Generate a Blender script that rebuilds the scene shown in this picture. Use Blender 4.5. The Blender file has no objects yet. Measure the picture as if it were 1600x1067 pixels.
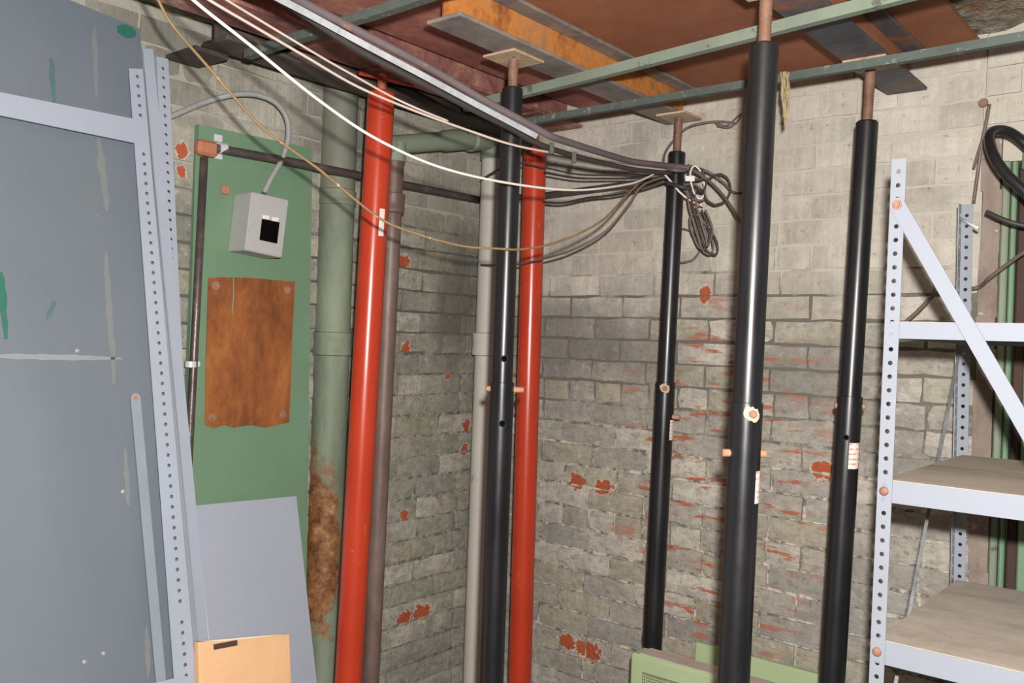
import bpy, math, random
from mathutils import Vector, Matrix
random.seed(7)
SC = bpy.context.scene
COL = SC.collection

# ------------------------------------------------------------------ camera, light, exposure
F = 1406.0                      # focal length in pixels of the 1600 x 1067 frame
YAW = math.radians(39.27)
ROLL = 0.036
EYE = 1.36
CAMP = Vector((2.246, -2.555, EYE))
_c, _s = math.cos(YAW), math.sin(YAW)
HOR = Vector((_c, _s, 0)); FWD = Vector((-_s, _c, 0)); UPW = Vector((0, 0, 1))
RGT = HOR * math.cos(ROLL) + UPW * math.sin(ROLL)
CUP = UPW * math.cos(ROLL) - HOR * math.sin(ROLL)
cam_d = bpy.data.cameras.new('camera'); cam = bpy.data.objects.new('camera', cam_d); COL.objects.link(cam)
cam_d.sensor_width = 36.0; cam_d.lens = F * 36.0 / 1600.0; cam_d.clip_start = 0.02
M = Matrix((RGT, CUP, -FWD)).transposed().to_4x4(); M.translation = CAMP
cam.matrix_world = M
SC.camera = cam

w = bpy.data.worlds.new('world'); SC.world = w; w.use_nodes = True
bg = w.node_tree.nodes['Background']; bg.inputs[0].default_value = (1.0, 0.97, 0.92, 1); bg.inputs[1].default_value = 0.02

fl_d = bpy.data.lights.new('camera_flash', 'POINT'); fl_d.energy = 320; fl_d.shadow_soft_size = 0.022; fl_d.color = (1.0, 0.965, 0.92)
fl = bpy.data.objects.new('camera_flash', fl_d); COL.objects.link(fl)
fl.location = CAMP + RGT * 0.05 + CUP * 0.115 + FWD * 0.03

vs = SC.view_settings
vs.view_transform = 'Standard'; vs.look = 'None'; vs.exposure = 0.0; vs.gamma = 1.0; vs.use_curve_mapping = False

# ------------------------------------------------------------------ measuring helpers (photo point -> place in the room)
def ray(px, py):
    return FWD + RGT * ((px - 800.0) / F) + CUP * ((533.5 - py) / F)
def at(px, py, Z): return CAMP + ray(px, py) * Z
def plane(px, py, n, d):        # n . p = d
    r = ray(px, py); n = Vector(n); return CAMP + r * ((d - n.dot(CAMP)) / n.dot(r))
def on_x(px, py, x): return plane(px, py, (1, 0, 0), x)
def on_y(px, py, y): return plane(px, py, (0, 1, 0), y)
def on_z(px, py, z): return plane(px, py, (0, 0, 1), z)

# ------------------------------------------------------------------ object helpers
def mesh_obj(name, V, Fc, mat, parent=None, smooth=False, label=None):
    base = Vector(parent['_w']) if parent is not None else Vector((0, 0, 0))
    me = bpy.data.meshes.new(name)
    me.from_pydata([tuple(Vector(v) - base) for v in V], [], Fc); me.update()
    if smooth:
        me.polygons.foreach_set('use_smooth', [True] * len(me.polygons))
        if smooth == 'auto':
            try: me.set_sharp_from_angle(angle=math.radians(40))
            except Exception: pass
    me.materials.append(MAT[mat])
    o = bpy.data.objects.new(name, me); COL.objects.link(o)
    if parent is not None: o.parent = parent
    o['_w'] = tuple(base)
    if label: o['label'] = label
    return o
def tag(o, label, cat, group=None, kind=None):
    o['label'] = label; o['category'] = cat
    if group: o['group'] = group
    if kind: o['kind'] = kind
    return o
def thing(name, label, cat, loc, group=None, kind=None):
    o = bpy.data.objects.new(name, None); COL.objects.link(o); o.location = loc; o.empty_display_size = 0.05
    o['_w'] = tuple(loc)
    return tag(o, label, cat, group, kind)

class G:
    """collects vertices and faces"""
    def __init__(s): s.V = []; s.F = []
    def add(s, V, Fc):
        n = len(s.V); s.V += [Vector(v) for v in V]; s.F += [tuple(i + n for i in f) for f in Fc]; return s
    def box8(s, P):  # 4 bottom, 4 top, both counter-clockwise seen from above
        return s.add(P, [(3, 2, 1, 0), (4, 5, 6, 7), (0, 1, 5, 4), (1, 2, 6, 5), (2, 3, 7, 6), (3, 0, 4, 7)])
    def box(s, c, ax, ay, az, bev=0.0):
        c = Vector(c); ax, ay, az = Vector(ax), Vector(ay), Vector(az)   # half vectors
        if bev <= 0:
            return s.box8([c - ax - ay - az, c + ax - ay - az, c + ax + ay - az, c - ax + ay - az,
                           c - ax - ay + az, c + ax - ay + az, c + ax + ay + az, c - ax + ay + az])
        import itertools
        L = [ax.length, ay.length, az.length]; U = [ax / L[0], ay / L[1], az / L[2]]
        b = min(bev, min(L) * 0.8)
        idx = {}; V = []
        for sx, sy, sz in itertools.product((-1, 1), repeat=3):
            for k in range(3):
                d = [L[0] - b, L[1] - b, L[2] - b]; d[k] = L[k]
                idx[(sx, sy, sz, k)] = len(V)
                V.append(c + U[0] * sx * d[0] + U[1] * sy * d[1] + U[2] * sz * d[2])
        Fc = []
        flip = U[0].cross(U[1]).dot(U[2]) < 0
        def face(keys, nrm):
            f = [idx[k] for k in keys]
            a = (V[f[1]] - V[f[0]]).cross(V[f[2]] - V[f[0]])
            if a.dot(nrm) < 0: f.reverse()
            Fc.append(tuple(f))
        sg = (-1, 1)
        for a in sg:
            face([(a, -1, -1, 0), (a, 1, -1, 0), (a, 1, 1, 0), (a, -1, 1, 0)], U[0] * a)
            face([(-1, a, -1, 1), (1, a, -1, 1), (1, a, 1, 1), (-1, a, 1, 1)], U[1] * a)
            face([(-1, -1, a, 2), (1, -1, a, 2), (1, 1, a, 2), (-1, 1, a, 2)], U[2] * a)
        for a in sg:
            for b2 in sg:
                face([(-1, a, b2, 1), (1, a, b2, 1), (1, a, b2, 2), (-1, a, b2, 2)], U[1] * a + U[2] * b2)
                face([(a, -1, b2, 0), (a, 1, b2, 0), (a, 1, b2, 2), (a, -1, b2, 2)], U[0] * a + U[2] * b2)
                face([(a, b2, -1, 0), (a, b2, 1, 0), (a, b2, 1, 1), (a, b2, -1, 1)], U[0] * a + U[1] * b2)
                for c2 in sg:
                    face([(a, b2, c2, 0), (a, b2, c2, 1), (a, b2, c2, 2)], U[0] * a + U[1] * b2 + U[2] * c2)
        return s.add(V, Fc)
    def lathe(s, p0, axis, prof, n=28, cap=True):
        """prof: list of (distance along axis, radius)"""
        a = Vector(axis).normalized(); t = a.orthogonal().normalized(); b = a.cross(t); p0 = Vector(p0)
        V = []; Fc = []
        for (d, r) in prof:
            for k in range(n):
                th = 2 * math.pi * k / n
                V.append(p0 + a * d + (t * math.cos(th) + b * math.sin(th)) * r)
        for j in range(len(prof) - 1):
            for k in range(n):
                k2 = (k + 1) % n
                Fc.append((j * n + k, j * n + k2, (j + 1) * n + k2, (j + 1) * n + k))
        if cap:
            Fc.append(tuple(reversed(range(n)))); m = (len(prof) - 1) * n
            Fc.append(tuple(m + k for k in range(n)))
        return s.add(V, Fc)
    def cyl(s, p0, p1, r, n=20, r1=None):
        p0, p1 = Vector(p0), Vector(p1); d = (p1 - p0)
        return s.lathe(p0, d, [(0, r), (d.length, r if r1 is None else r1)], n)
    def prism(s, poly, off):
        """planar polygon extruded by vector off"""
        n = len(poly); off = Vector(off); P = [Vector(p) for p in poly]
        return s.add(P + [p + off for p in P], [tuple(range(n)), tuple(reversed(range(n, 2 * n)))] +
                     [(i, i + n, (i + 1) % n + n, (i + 1) % n) for i in range(n)])
    def tube(s, pts, r, n=8, closed=False, rj=0.0, aspect=None):
        P = [Vector(p) for p in pts]; m = len(P); V = []; Fc = []; fr = None
        for i in range(m):
            if closed: t = P[(i + 1) % m] - P[i - 1]
            else: t = P[min(i + 1, m - 1)] - P[max(i - 1, 0)]
            if t.length < 1e-9: t = Vector((0, 0, 1))
            t.normalize()
            if fr is None: fr = t.orthogonal().normalized() if aspect is None else (Vector(aspect) - t * t.dot(Vector(aspect))).normalized()
            else:
                fr = fr - t * fr.dot(t)
                fr = fr.normalized() if fr.length > 1e-6 else t.orthogonal().normalized()
            b = t.cross(fr); rr = r * (1 + rj * random.uniform(-1, 1))
            for k in range(n):
                th = 2 * math.pi * k / n
                V.append(P[i] + (fr * math.cos(th) + b * math.sin(th)) * rr)
        for i in range(m if closed else m - 1):
            j = (i + 1) % m
            for k in range(n):
                k2 = (k + 1) % n
                Fc.append((i * n + k, i * n + k2, j * n + k2, j * n + k))
        if not closed: Fc += [tuple(reversed(range(n))), tuple((m - 1) * n + k for k in range(n))]
        return s.add(V, Fc)
    def sweep(s, pts, sect, side):
        """sweep a closed 2D section (list of (a,b)) along pts; a runs along 'side', b along side x tangent"""
        P = [Vector(p) for p in pts]; m = len(P); n = len(sect); V = []; Fc = []
        for i in range(m):
            t = (P[min(i + 1, m - 1)] - P[max(i - 1, 0)]).normalized()
            a = Vector(side); a = (a - t * a.dot(t)).normalized(); b = t.cross(a)
            V += [P[i] + a * q[0] + b * q[1] for q in sect]
        for i in range(m - 1):
            for k in range(n):
                k2 = (k + 1) % n
                Fc.append((i * n + k, i * n + k2, (i + 1) * n + k2, (i + 1) * n + k))
        Fc += [tuple(reversed(range(n))), tuple((m - 1) * n + k for k in range(n))]
        return s.add(V, Fc)
    def build(s, name, mat, parent=None, smooth=False, label=None):
        return mesh_obj(name, s.V, s.F, mat, parent, smooth, label)

def spline(pts, per=8):
    P = [Vector(p) for p in pts]; out = []
    for i in range(len(P) - 1):
        p0 = P[i - 1] if i > 0 else P[0] * 2 - P[1]
        p1, p2 = P[i], P[i + 1]
        p3 = P[i + 2] if i + 2 < len(P) else P[-1] * 2 - P[-2]
        for k in range(per):
            t = k / per
            out.append(0.5 * ((2 * p1) + (p2 - p0) * t + (2 * p0 - 5 * p1 + 4 * p2 - p3) * t * t + (3 * p1 - p0 - 3 * p2 + p3) * t ** 3))
    out.append(P[-1]); return out

# ------------------------------------------------------------------ materials
MAT = {}
class NT:
    def __init__(s, name, rough=0.6, metal=0.0, spec=0.5):
        s.m = bpy.data.materials.new(name); s.m.use_nodes = True; s.t = s.m.node_tree
        s.b = s.t.nodes['Principled BSDF']; s.b.inputs['Roughness'].default_value = rough
        s.b.inputs['Metallic'].default_value = metal; s.b.inputs['Specular IOR Level'].default_value = spec
        MAT[name] = s.m
    def n(s, k, **kw):
        x = s.t.nodes.new(k)
        for a, b in kw.items(): setattr(x, a, b)
        return x
    def link(s, a, b): s.t.links.new(a, b)
    def val(s, sock, v):
        if hasattr(v, 'is_output') or isinstance(v, bpy.types.NodeSocket): s.link(v, sock)
        else: sock.default_value = v
    def pos(s): return s.n('ShaderNodeNewGeometry').outputs['Position']
    def scaled(s, sc, off=(0, 0, 0), vec=None):
        m = s.n('ShaderNodeMapping'); s.link(vec or s.pos(), m.inputs[0]); m.inputs['Scale'].default_value = sc; m.inputs['Location'].default_value = off
        return m.outputs[0]
    def noise(s, scale, detail=4, rough=0.6, vec=None, dist=0.0):
        x = s.n('ShaderNodeTexNoise'); s.link(vec or s.pos(), x.inputs['Vector'])
        x.inputs['Scale'].default_value = scale; x.inputs['Detail'].default_value = detail; x.inputs['Roughness'].default_value = rough
        x.inputs['Distortion'].default_value = dist
        return x.outputs['Fac']
    def ramp(s, fac, stops, interp='LINEAR'):
        r = s.n('ShaderNodeValToRGB'); s.link(fac, r.inputs[0]); e = r.color_ramp; e.interpolation = interp
        while len(e.elements) > 1: e.elements.remove(e.elements[-1])
        for i, (p, c) in enumerate(stops):
            el = e.elements[0] if i == 0 else e.elements.new(p)
            el.position = p
            el.color = (c, c, c, 1) if isinstance(c, (int, float)) else (*c, 1)
        return r.outputs[0]
    def mix(s, fac, a, b, mode='MIX'):
        x = s.n('ShaderNodeMix', data_type='RGBA', blend_type=mode)
        s.val(x.inputs[0], fac)
        for sock, v in ((x.inputs[6], a), (x.inputs[7], b)):
            s.val(sock, v if not isinstance(v, tuple) else (*v, 1))
        return x.outputs[2]
    def math(s, op, a, b=0.0, c=0.0, clamp=False):
        x = s.n('ShaderNodeMath', operation=op, use_clamp=clamp)
        s.val(x.inputs[0], a); s.val(x.inputs[1], b); s.val(x.inputs[2], c); return x.outputs[0]
    def base(s, c):
        s.val(s.b.inputs['Base Color'], (*c, 1) if isinstance(c, tuple) else c); return s
    def rough(s, v): s.val(s.b.inputs['Roughness'], v); return s
    def bump(s, h, strength=0.3, dist=0.01):
        x = s.n('ShaderNodeBump'); s.link(h, x.inputs['Height']); x.inputs['Strength'].default_value = strength; x.inputs['Distance'].default_value = dist
        s.link(x.outputs[0], s.b.inputs['Normal']); return s
    def sep(s, vec=None):
        x = s.n('ShaderNodeSeparateXYZ'); s.link(vec or s.pos(), x.inputs[0]); return x.outputs
    def blob(s, c, rad, squash=(1, 1, 1)):
        """0..1 falloff around a world point"""
        d = s.n('ShaderNodeVectorMath', operation='SUBTRACT'); s.link(s.pos(), d.inputs[0]); d.inputs[1].default_value = tuple(c)
        m = s.n('ShaderNodeVectorMath', operation='MULTIPLY'); s.link(d.outputs[0], m.inputs[0]); m.inputs[1].default_value = tuple(q / rad for q in squash)
        l = s.n('ShaderNodeVectorMath', operation='LENGTH'); s.link(m.outputs[0], l.inputs[0])
        return s.math('SUBTRACT', 1.0, l.outputs['Value'], clamp=True)

def painted_brick(name, paint_a, paint_b, grime, chips, streaks, grime_amt, zc, zw, zrough, soot):
    t = NT(name, 0.72, spec=0.3)
    info = t.n('ShaderNodeObjectInfo').outputs['Random']
    big = t.noise(1.7, 5, 0.62); mid = t.noise(7.0, 5, 0.65); fine = t.noise(46.0, 4, 0.7)
    pc = t.mix(t.ramp(mid, [(0.3, 0.0), (0.7, 1.0)]), paint_a, paint_b)
    pc = t.mix(t.math('MULTIPLY', info, 0.3), pc, t.mix(0.5, paint_b, grime))
    # vertical brush runs of thick paint
    runs = t.noise(1.0, 4, 0.6, t.scaled((60, 60, 5)))
    pc = t.mix(t.ramp(runs, [(0.42, 0.0), (0.75, 0.4)]), pc, tuple(min(1, q * 1.28) for q in paint_a))
    # yellow-green staining
    st = t.noise(3.1, 5, 0.7, t.scaled((1, 1, 1.6), (4, 2, 1)))
    pc = t.mix(t.ramp(st, [(0.5, 0.0), (0.72, 0.35)]), pc, tuple(q * k for q, k in zip(paint_b, (.85, .83, .66))))
    # dirt band: soot that settled on the rough middle courses
    z = t.sep()[2]
    band = t.math('SUBTRACT', 1.0, t.math('ABSOLUTE', t.math('DIVIDE', t.math('SUBTRACT', z, zc), zw)), clamp=True)
    gsum = t.math('ADD', t.math('MULTIPLY', t.math('MULTIPLY', band, 2.5, clamp=True), 0.13), t.math('ADD', t.math('MULTIPLY', big, 0.55), t.math('MULTIPLY', mid, 0.45)))
    gsum = t.math('ADD', gsum, t.math('MULTIPLY', info, 0.10))
    gm = t.ramp(gsum, [(0.55, 0.0), (0.66, grime_amt * .45), (0.80, grime_amt)])
    pc = t.mix(gm, pc, grime)
    mot = t.noise(24.0, 6, 0.78, t.scaled((1, 1, 1.5), (2, 6, 1))); mot2 = t.noise(9.0, 6, 0.75, t.scaled((1, 1, 2.2), (7, 1, 4)))
    low = t.ramp(t.math('SUBTRACT', t.math('ADD', z, t.math('MULTIPLY', big, .35)), zrough - .5 + .175), [(0.40, 1.0), (0.62, 0.22)])
    tint = t.ramp(info, [(0.0, tuple(q * .55 for q in paint_b)), (.22, paint_a), (.40, (paint_b[0] * .75, paint_b[1] * .76, paint_b[2] * .62)), (.58, (paint_b[0] * .55, paint_b[1] * .57, paint_b[2] * .62)), (.74, paint_b), (.9, tuple(q * .7 for q in paint_a))], 'CONSTANT')
    pc = t.mix(t.math('MULTIPLY', low, .5), pc, tint)
    dk = t.math('MULTIPLY', t.ramp(mot, [(0.36, 1.0), (0.52, 0.0)]), low)
    pc = t.mix(t.math('MULTIPLY', dk, .55), pc, grime)
    dk2 = t.math('MULTIPLY', t.ramp(mot2, [(0.38, 1.0), (0.52, 0.0)]), low)
    pc = t.mix(t.math('MULTIPLY', dk2, .55), pc, t.mix(.35, grime, paint_b))
    lt = t.math('MULTIPLY', t.ramp(mot, [(0.58, 0.0), (0.68, 1.0)]), low)
    pc = t.mix(t.math('MULTIPLY', lt, .8), pc, paint_a)
    for (c, rad, sq, am) in soot:
        sb = t.math('ADD', t.blob(c, rad, sq), t.math('MULTIPLY', t.math('SUBTRACT', mid, .5), .7))
        pc = t.mix(t.ramp(sb, [(.15, 0.), (.6, am)]), pc, grime)
    # whitish scuffs
    wn = t.noise(17.0, 3, 0.55, t.scaled((1, 1, 0.55), (9, 3, 5)))
    pc = t.mix(t.ramp(wn, [(0.68, 0.0), (0.76, 0.6)]), pc, (0.62, 0.59, 0.53))
    # dark flecks
    pc = t.mix(t.ramp(fine, [(0.30, 0.55), (0.40, 0.0)]), pc, (0.09, 0.085, 0.075))
    # flaked off places with bare brick
    if streaks:
        c, rad, sq = streaks
        lines = t.noise(1.0, 3, 0.6, t.scaled((7, 7, 34)))
        sm = t.math('MULTIPLY', t.ramp(lines, [(0.545, 0.0), (0.615, 1.0)]), t.ramp(t.blob(c, rad, sq), [(0.05, 0.0), (0.45, 1.0)]))
        pc = t.mix(sm, pc, (0.40, 0.13, 0.07))
    chipn = t.noise(55.0, 3, 0.6, t.scaled((1, 1, 1), (1, 7, 3)))
    tot = None
    for (c, rad, sq) in chips:
        bl = t.blob(c, rad, sq)
        tot = bl if tot is None else t.math('MAXIMUM', tot, bl)
    ch = t.math('ADD', t.math('MULTIPLY', tot, 1.0), t.math('MULTIPLY', t.math('SUBTRACT', chipn, 0.5), 1.3))
    ch = t.math('MULTIPLY', ch, t.math('GREATER_THAN', tot, 0.001))
    rim = t.ramp(ch, [(0.24, 0.0), (0.30, 1.0)]); core = t.ramp(ch, [(0.36, 0.0), (0.42, 1.0)])
    pc = t.mix(rim, pc, (0.52, 0.48, 0.42))
    pc = t.mix(core, pc, t.mix(fine, (0.52, 0.115, 0.04), (0.32, 0.075, 0.035)))
    t.base(pc)
    h = t.math('ADD', t.math('MULTIPLY', mid, 0.6), t.math('ADD', t.math('MULTIPLY', fine, 0.35), t.math('MULTIPLY', runs, 0.3)))
    h = t.math('SUBTRACT', h, t.math('MULTIPLY', core, 0.5))
    t.bump(t.math('ADD', h, t.math('MULTIPLY', t.math('MULTIPLY', mot, low), 1.3)), 0.6, 0.012)
    return t

def rusty(name, stops, rough=0.7, metal=0.1, scale=6.0, streak=None, bump=0.25, spec=0.4):
    t = NT(name, rough, metal, spec)
    a = t.noise(scale, 6, 0.68, t.scaled(streak) if streak else None, 0.4); b = t.noise(scale * 7, 4, 0.7)
    f = t.math('ADD', t.math('MULTIPLY', a, 0.78), t.math('MULTIPLY', b, 0.22))
    t.base(t.ramp(f, stops)); t.bump(t.math('ADD', a, t.math('MULTIPLY', b, 0.6)), bump, 0.006)
    return t

def paint(name, col, rough=0.4, var=0.12, scale=9.0, spec=0.5, wear=None, bump=0.06, wear_lo=0.70, streak=None):
    t = NT(name, rough, 0.0, spec)
    a = t.noise(scale, 5, 0.6, t.scaled(streak) if streak else None); b = t.noise(scale * 6, 3, 0.6)
    c = t.mix(a, tuple(q * (1 - var) for q in col), tuple(min(1, q * (1 + var)) for q in col))
    if wear:
        wn = t.noise(scale * 2.3, 6, 0.72, t.scaled((1, 1, 1), (3, 8, 2)))
        c = t.mix(t.ramp(wn, [(wear_lo, 0.0), (wear_lo + 0.04, 1.0)]), c, wear)
    t.base(c); t.rough(t.ramp(a, [(0.2, max(0.05, rough - 0.08)), (0.8, min(1, rough + 0.1))])); t.bump(b, bump, 0.004)
    return t

# chip centres on the two walls, measured on the photograph
chR = [(on_y(901, 752, 0), .055, (1, 1, 1.2)), (on_y(941, 762, 0), .062, (1, 1, 1.7)), (on_y(886, 1003, 0), .06, (1, 1, 1.5)),
       (on_y(918, 1017, 0), .085, (1, 1, 1.5)), (on_y(1100, 460, 0), .03, (1, 1, .7)), (on_y(1285, 735, 0), .06, (1, 1, 1.6))]
chL = [(on_x(632, 966, 0), .05, (1, 1.0, 1.2)), (on_x(661, 959, 0), .06, (1, 1, 1.2)), (on_x(633, 805, 0), .03, (1, 1, 1)),
       (on_x(631, 410, 0), .045, (1, 1, 1)), (on_x(727, 702, 0), .03, (1, 1, 1)), (on_x(701, 588, 0), .02, (1, 1, 1)),
       (on_x(635, 545, 0), .035, (1, 1, .8)), (on_x(285, 235, 0), .028, (1, 1, .8)), (on_x(284, 268, 0), .022, (1, 1, 1)), (on_x(730, 665, 0), .035, (1, 1, 1))]
painted_brick('brick_right', (0.60, 0.555, 0.485), (0.49, 0.452, 0.392), (0.16, 0.15, 0.134), chR,
              (on_y(1120, 760, 0), .62, (1.35, 1, .8)), 0.62, 0.72, 0.85, 1.50,
              [(on_y(880, 520, 0), .42, (1, 1, 2.2), .6), (on_y(1270, 590, 0), .3, (1, 1, 2.0), .5), (on_y(1010, 560, 0), .3, (1, 1, 2.6), .45)])
painted_brick('brick_left', (0.52, 0.495, 0.42), (0.41, 0.39, 0.33), (0.125, 0.12, 0.10), chL, None, 0.6, 1.3, 0.75, 1.75,
              [(on_x(715, 470, 0), .36, (1, 1.9, 1), .7), (on_x(690, 330, 0), .3, (1, 1, 1.2), .35), (on_x(560, 230, 0), .25, (1, 1, 1), .4), (on_x(262, 40, 0), .32, (1, .8, 1), .7), (on_x(520, 190, 0), .3, (1, 1, 1), .5)])
def mortar(name, paint_c, soot_c, light_c, z_paint):
    """joints: filled with paint on the upper courses, sooty in the middle, pale lime mortar lower down"""
    t = NT(name, 0.85, spec=0.2)
    n1 = t.noise(5.0, 5, 0.65); n2 = t.noise(40, 4, 0.7)
    z = t.math('ADD', t.sep()[2], t.math('MULTIPLY', t.math('SUBTRACT', n1, .5), .5))
    up = t.ramp(t.math('SUBTRACT', z, z_paint - .5), [(.45, 0.), (.55, 1.)])
    lo = t.ramp(t.math('SUBTRACT', z, z_paint - .95), [(.40, 1.), (.60, 0.)])
    c = t.mix(lo, soot_c, t.mix(t.ramp(n2, [(.4, 0.), (.6, 1.)]), light_c, soot_c)); c = t.mix(up, c, paint_c)
    t.base(c); t.bump(n2, 0.6, 0.008)
mortar('mortar_right', (0.50, 0.46, 0.40), (0.15, 0.14, 0.12), (0.56, 0.51, 0.43), 1.56)
mortar('mortar_left', (0.36, 0.345, 0.29), (0.12, 0.115, 0.095), (0.36, 0.34, 0.275), 1.75)

t = NT('concrete_dark', 0.9, spec=0.2)
a = t.noise(5, 6, 0.7); b = t.noise(30, 4, 0.7)
t.base(t.ramp(t.math('ADD', t.math('MULTIPLY', a, .7), t.math('MULTIPLY', b, .3)), [(0.3, (.07, .055, .045)), (0.42, (.22, .12, .075)), (0.5, (.26, .25, .20)), (0.6, (.42, .39, .32)), (.72, (.62, .58, .52))]))
t.bump(t.math('ADD', a, b), 0.8, 0.02)
t = NT('concrete_floor', 0.9, spec=0.2)
a = t.noise(3, 6, 0.7); t.base(t.ramp(a, [(0.3, (.035, .032, .028)), (0.7, (.10, .09, .08))])); t.bump(t.noise(40), 0.5, 0.01)
t = NT('plaster', 0.85, spec=0.25)
a = t.noise(6, 6, 0.7, t.scaled((1, 1, .5))); b = t.noise(22, 5, .7)
t.base(t.mix(t.ramp(b, [(.62, 0.), (.68, .8)]), t.ramp(a, [(0.3, (.17, .125, .105)), (.52, (.30, .245, .21)), (0.68, (.20, .21, .17))]), (.62, .60, .55))); t.bump(b, 0.6, 0.012)

rusty('plate_brown', [(0.30, (.22, .085, .045)), (0.5, (.30, .118, .062)), (0.7, (.37, .16, .09))], 0.75, 0.0, 3.0, bump=.12, spec=.25)
rusty('plate_maroon', [(0.30, (.20, .075, .07)), (0.47, (.34, .125, .105)), (0.57, (.46, .21, .15)), (.68, (.54, .43, .36))], 0.65, 0.0, 4.0, spec=.3)
rusty('beam_maroon', [(0.30, (.06, .026, .024)), (0.44, (.20, .078, .07)), (0.54, (.33, .15, .115)), (.64, (.52, .42, .34))], 0.65, 0.0, 5.0, (1, 1, 1))
rusty('beam_rust', [(0.25, (.10, .03, .02)), (0.40, (.26, .085, .025)), (0.52, (.52, .20, .045)), (0.62, (.30, .16, .09)), (.75, (.42, .33, .25))], 0.75, 0.0, 7.0, (1.0, 1.0, 0.6))
rusty('flange_grey', [(0.30, (.10, .085, .09)), (0.45, (.19, .165, .16)), (0.58, (.30, .25, .21)), (0.70, (.36, .21, .12)), (.8, (.45, .38, .3))], 0.6, 0.1, 5.0)
rusty('beam_primer', [(0.30, (.04, .042, .05)), (0.47, (.075, .078, .09)), (0.55, (.13, .10, .09)), (0.62, (.30, .10, .05)), (.75, (.36, .15, .08))], 0.6, 0.1, 5.0)
rusty('beam_dark', [(0.30, (.035, .026, .024)), (0.5, (.075, .058, .052)), (0.66, (.13, .095, .08)), (.78, (.34, .28, .25))], 0.7, 0.0, 6.0)
rusty('plate_tan', [(0.30, (.30, .17, .10)), (0.5, (.50, .36, .24)), (0.7, (.58, .48, .36))], 0.75, 0.0, 8.0)
rusty('screw_rust', [(0.30, (.12, .06, .04)), (0.5, (.22, .12, .082)), (0.7, (.31, .19, .135))], 0.65, 0.25, 14.0)
rusty('rust_sheet', [(0.28, (.075, .03, .018)), (0.42, (.20, .065, .022)), (0.56, (.33, .115, .032)), (0.72, (.44, .19, .06))], 0.7, 0.1, 5.0, (1.6, 1.6, .55))
rusty('rust_bolt', [(0.30, (.20, .095, .06)), (0.6, (.36, .20, .135)), (0.75, (.46, .34, .26))], 0.7, 0.1, 30.0)
rusty('pin_rust', [(0.30, (.32, .15, .085)), (0.6, (.50, .27, .17)), (0.75, (.56, .4, .28))], 0.7, 0.1, 30.0)
rusty('pipe_brown', [(0.30, (.10, .065, .055)), (0.5, (.17, .115, .098)), (0.66, (.235, .17, .145)), (.8, (.34, .28, .25))], 0.5, 0.15, 7.0, (1, 1, .4))
rusty('conduit_dark', [(0.30, (.07, .055, .052)), (0.55, (.12, .095, .09)), (0.75, (.24, .20, .19))], 0.38, 0.45, 9.0)
rusty('steel_worn', [(0.30, (.16, .17, .18)), (0.5, (.30, .31, .33)), (0.7, (.46, .47, .48))], 0.5, 0.2, 11.0)
rusty('steel_dark', [(0.30, (.08, .08, .085)), (0.5, (.15, .155, .16)), (0.7, (.25, .255, .26))], 0.5, 0.3, 11.0)
rusty('galvanised', [(0.30, (.28, .29, .31)), (0.5, (.50, .52, .55)), (0.7, (.66, .68, .70))], 0.4, 0.35, 12.0, bump=.1)
rusty('shelf_board', [(0.30, (.32, .265, .22)), (0.48, (.46, .40, .35)), (0.62, (.54, .48, .42)), (.72, (.58, .37, .26))], 0.85, 0.0, 4.0, (1, 2.2, 1), spec=.2)
rusty('cardboard', [(0.30, (.56, .32, .165)), (0.5, (.66, .40, .215)), (0.75, (.72, .46, .27))], 0.85, 0.0, 4.0, bump=.05, spec=.2)
rusty('rubble', [(0.30, (.03, .028, .026)), (0.6, (.09, .08, .07)), (0.75, (.22, .2, .17))], 0.9, 0.0, 12.0)
rusty('straw', [(0.30, (.22, .16, .08)), (0.6, (.42, .34, .20)), (0.75, (.5, .42, .28))], 0.9, 0.0, 40.0)

paint('black_paint', (.010, .010, .012), 0.32, .25, 6, .55, bump=.03)
t = NT('red_paint', 0.28, spec=.5)
a = t.noise(5, 5, .6); sc = t.noise(1.0, 4, .7, t.scaled((70, 70, 7))); fn = t.noise(90, 3, .6)
c = t.mix(a, (.36, .030, .012), (.50, .052, .02))
c = t.mix(t.ramp(sc, [(.66, 0.), (.70, .7)]), c, (.62, .16, .06)); c = t.mix(t.ramp(fn, [(.72, 0.), (.76, .8)]), c, (.72, .42, .34))
t.base(c); t.bump(sc, .05, .004)
paint('red_primer', (.36, .085, .04), .55, .25, 12, .35)
paint('green_panel', (.145, .245, .155), 0.55, .13, 5, .4, (.10, .10, .07), .08, .69)
paint('green_light', (.36, .45, .255), 0.6, .10, 6, .4, (.5, .45, .38), .05, .66)
paint('green_bar', (.185, .222, .175), 0.65, .3, 8, .4, (.10, .10, .09), .2, .58)
paint('green_bar_dark', (.085, .105, .092), 0.65, .4, 14, .4, (.2, .22, .2), .3, .58)
paint('green_door', (.17, .28, .175), 0.55, .12, 5, .4, (.16, .12, .09), .1, .68)
paint('green_pipe_dull', (.22, .26, .19), 0.6, .22, 6, .4, (.12, .11, .09), .2, .64)
paint('white_pipe', (.52, .49, .44), 0.6, .08, 6, .4, (.34, .32, .29), .08, .66)
paint('grey_board', (.137, .163, .192), 0.5, .15, 3.2, .4, (.20, .22, .24), .04, .68, (1, 1, .5))
paint('grey_board_light', (.335, .365, .44), 0.55, .06, 4, .35, None, .03)
paint('shelf_grey', (.255, .278, .325), 0.6, .06, 6, .3, None, .02)
paint('frame_grey', (.33, .37, .44), 0.45, .07, 6, .5, (.27, .29, .33), .02, .72)
paint('strip_grey', (.23, .275, .32), 0.5, .12, 9, .5, (.48, .36, .33), .05, .66)
paint('box_grey', (.40, .405, .395), 0.45, .04, 6, .5, None, .02)
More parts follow.
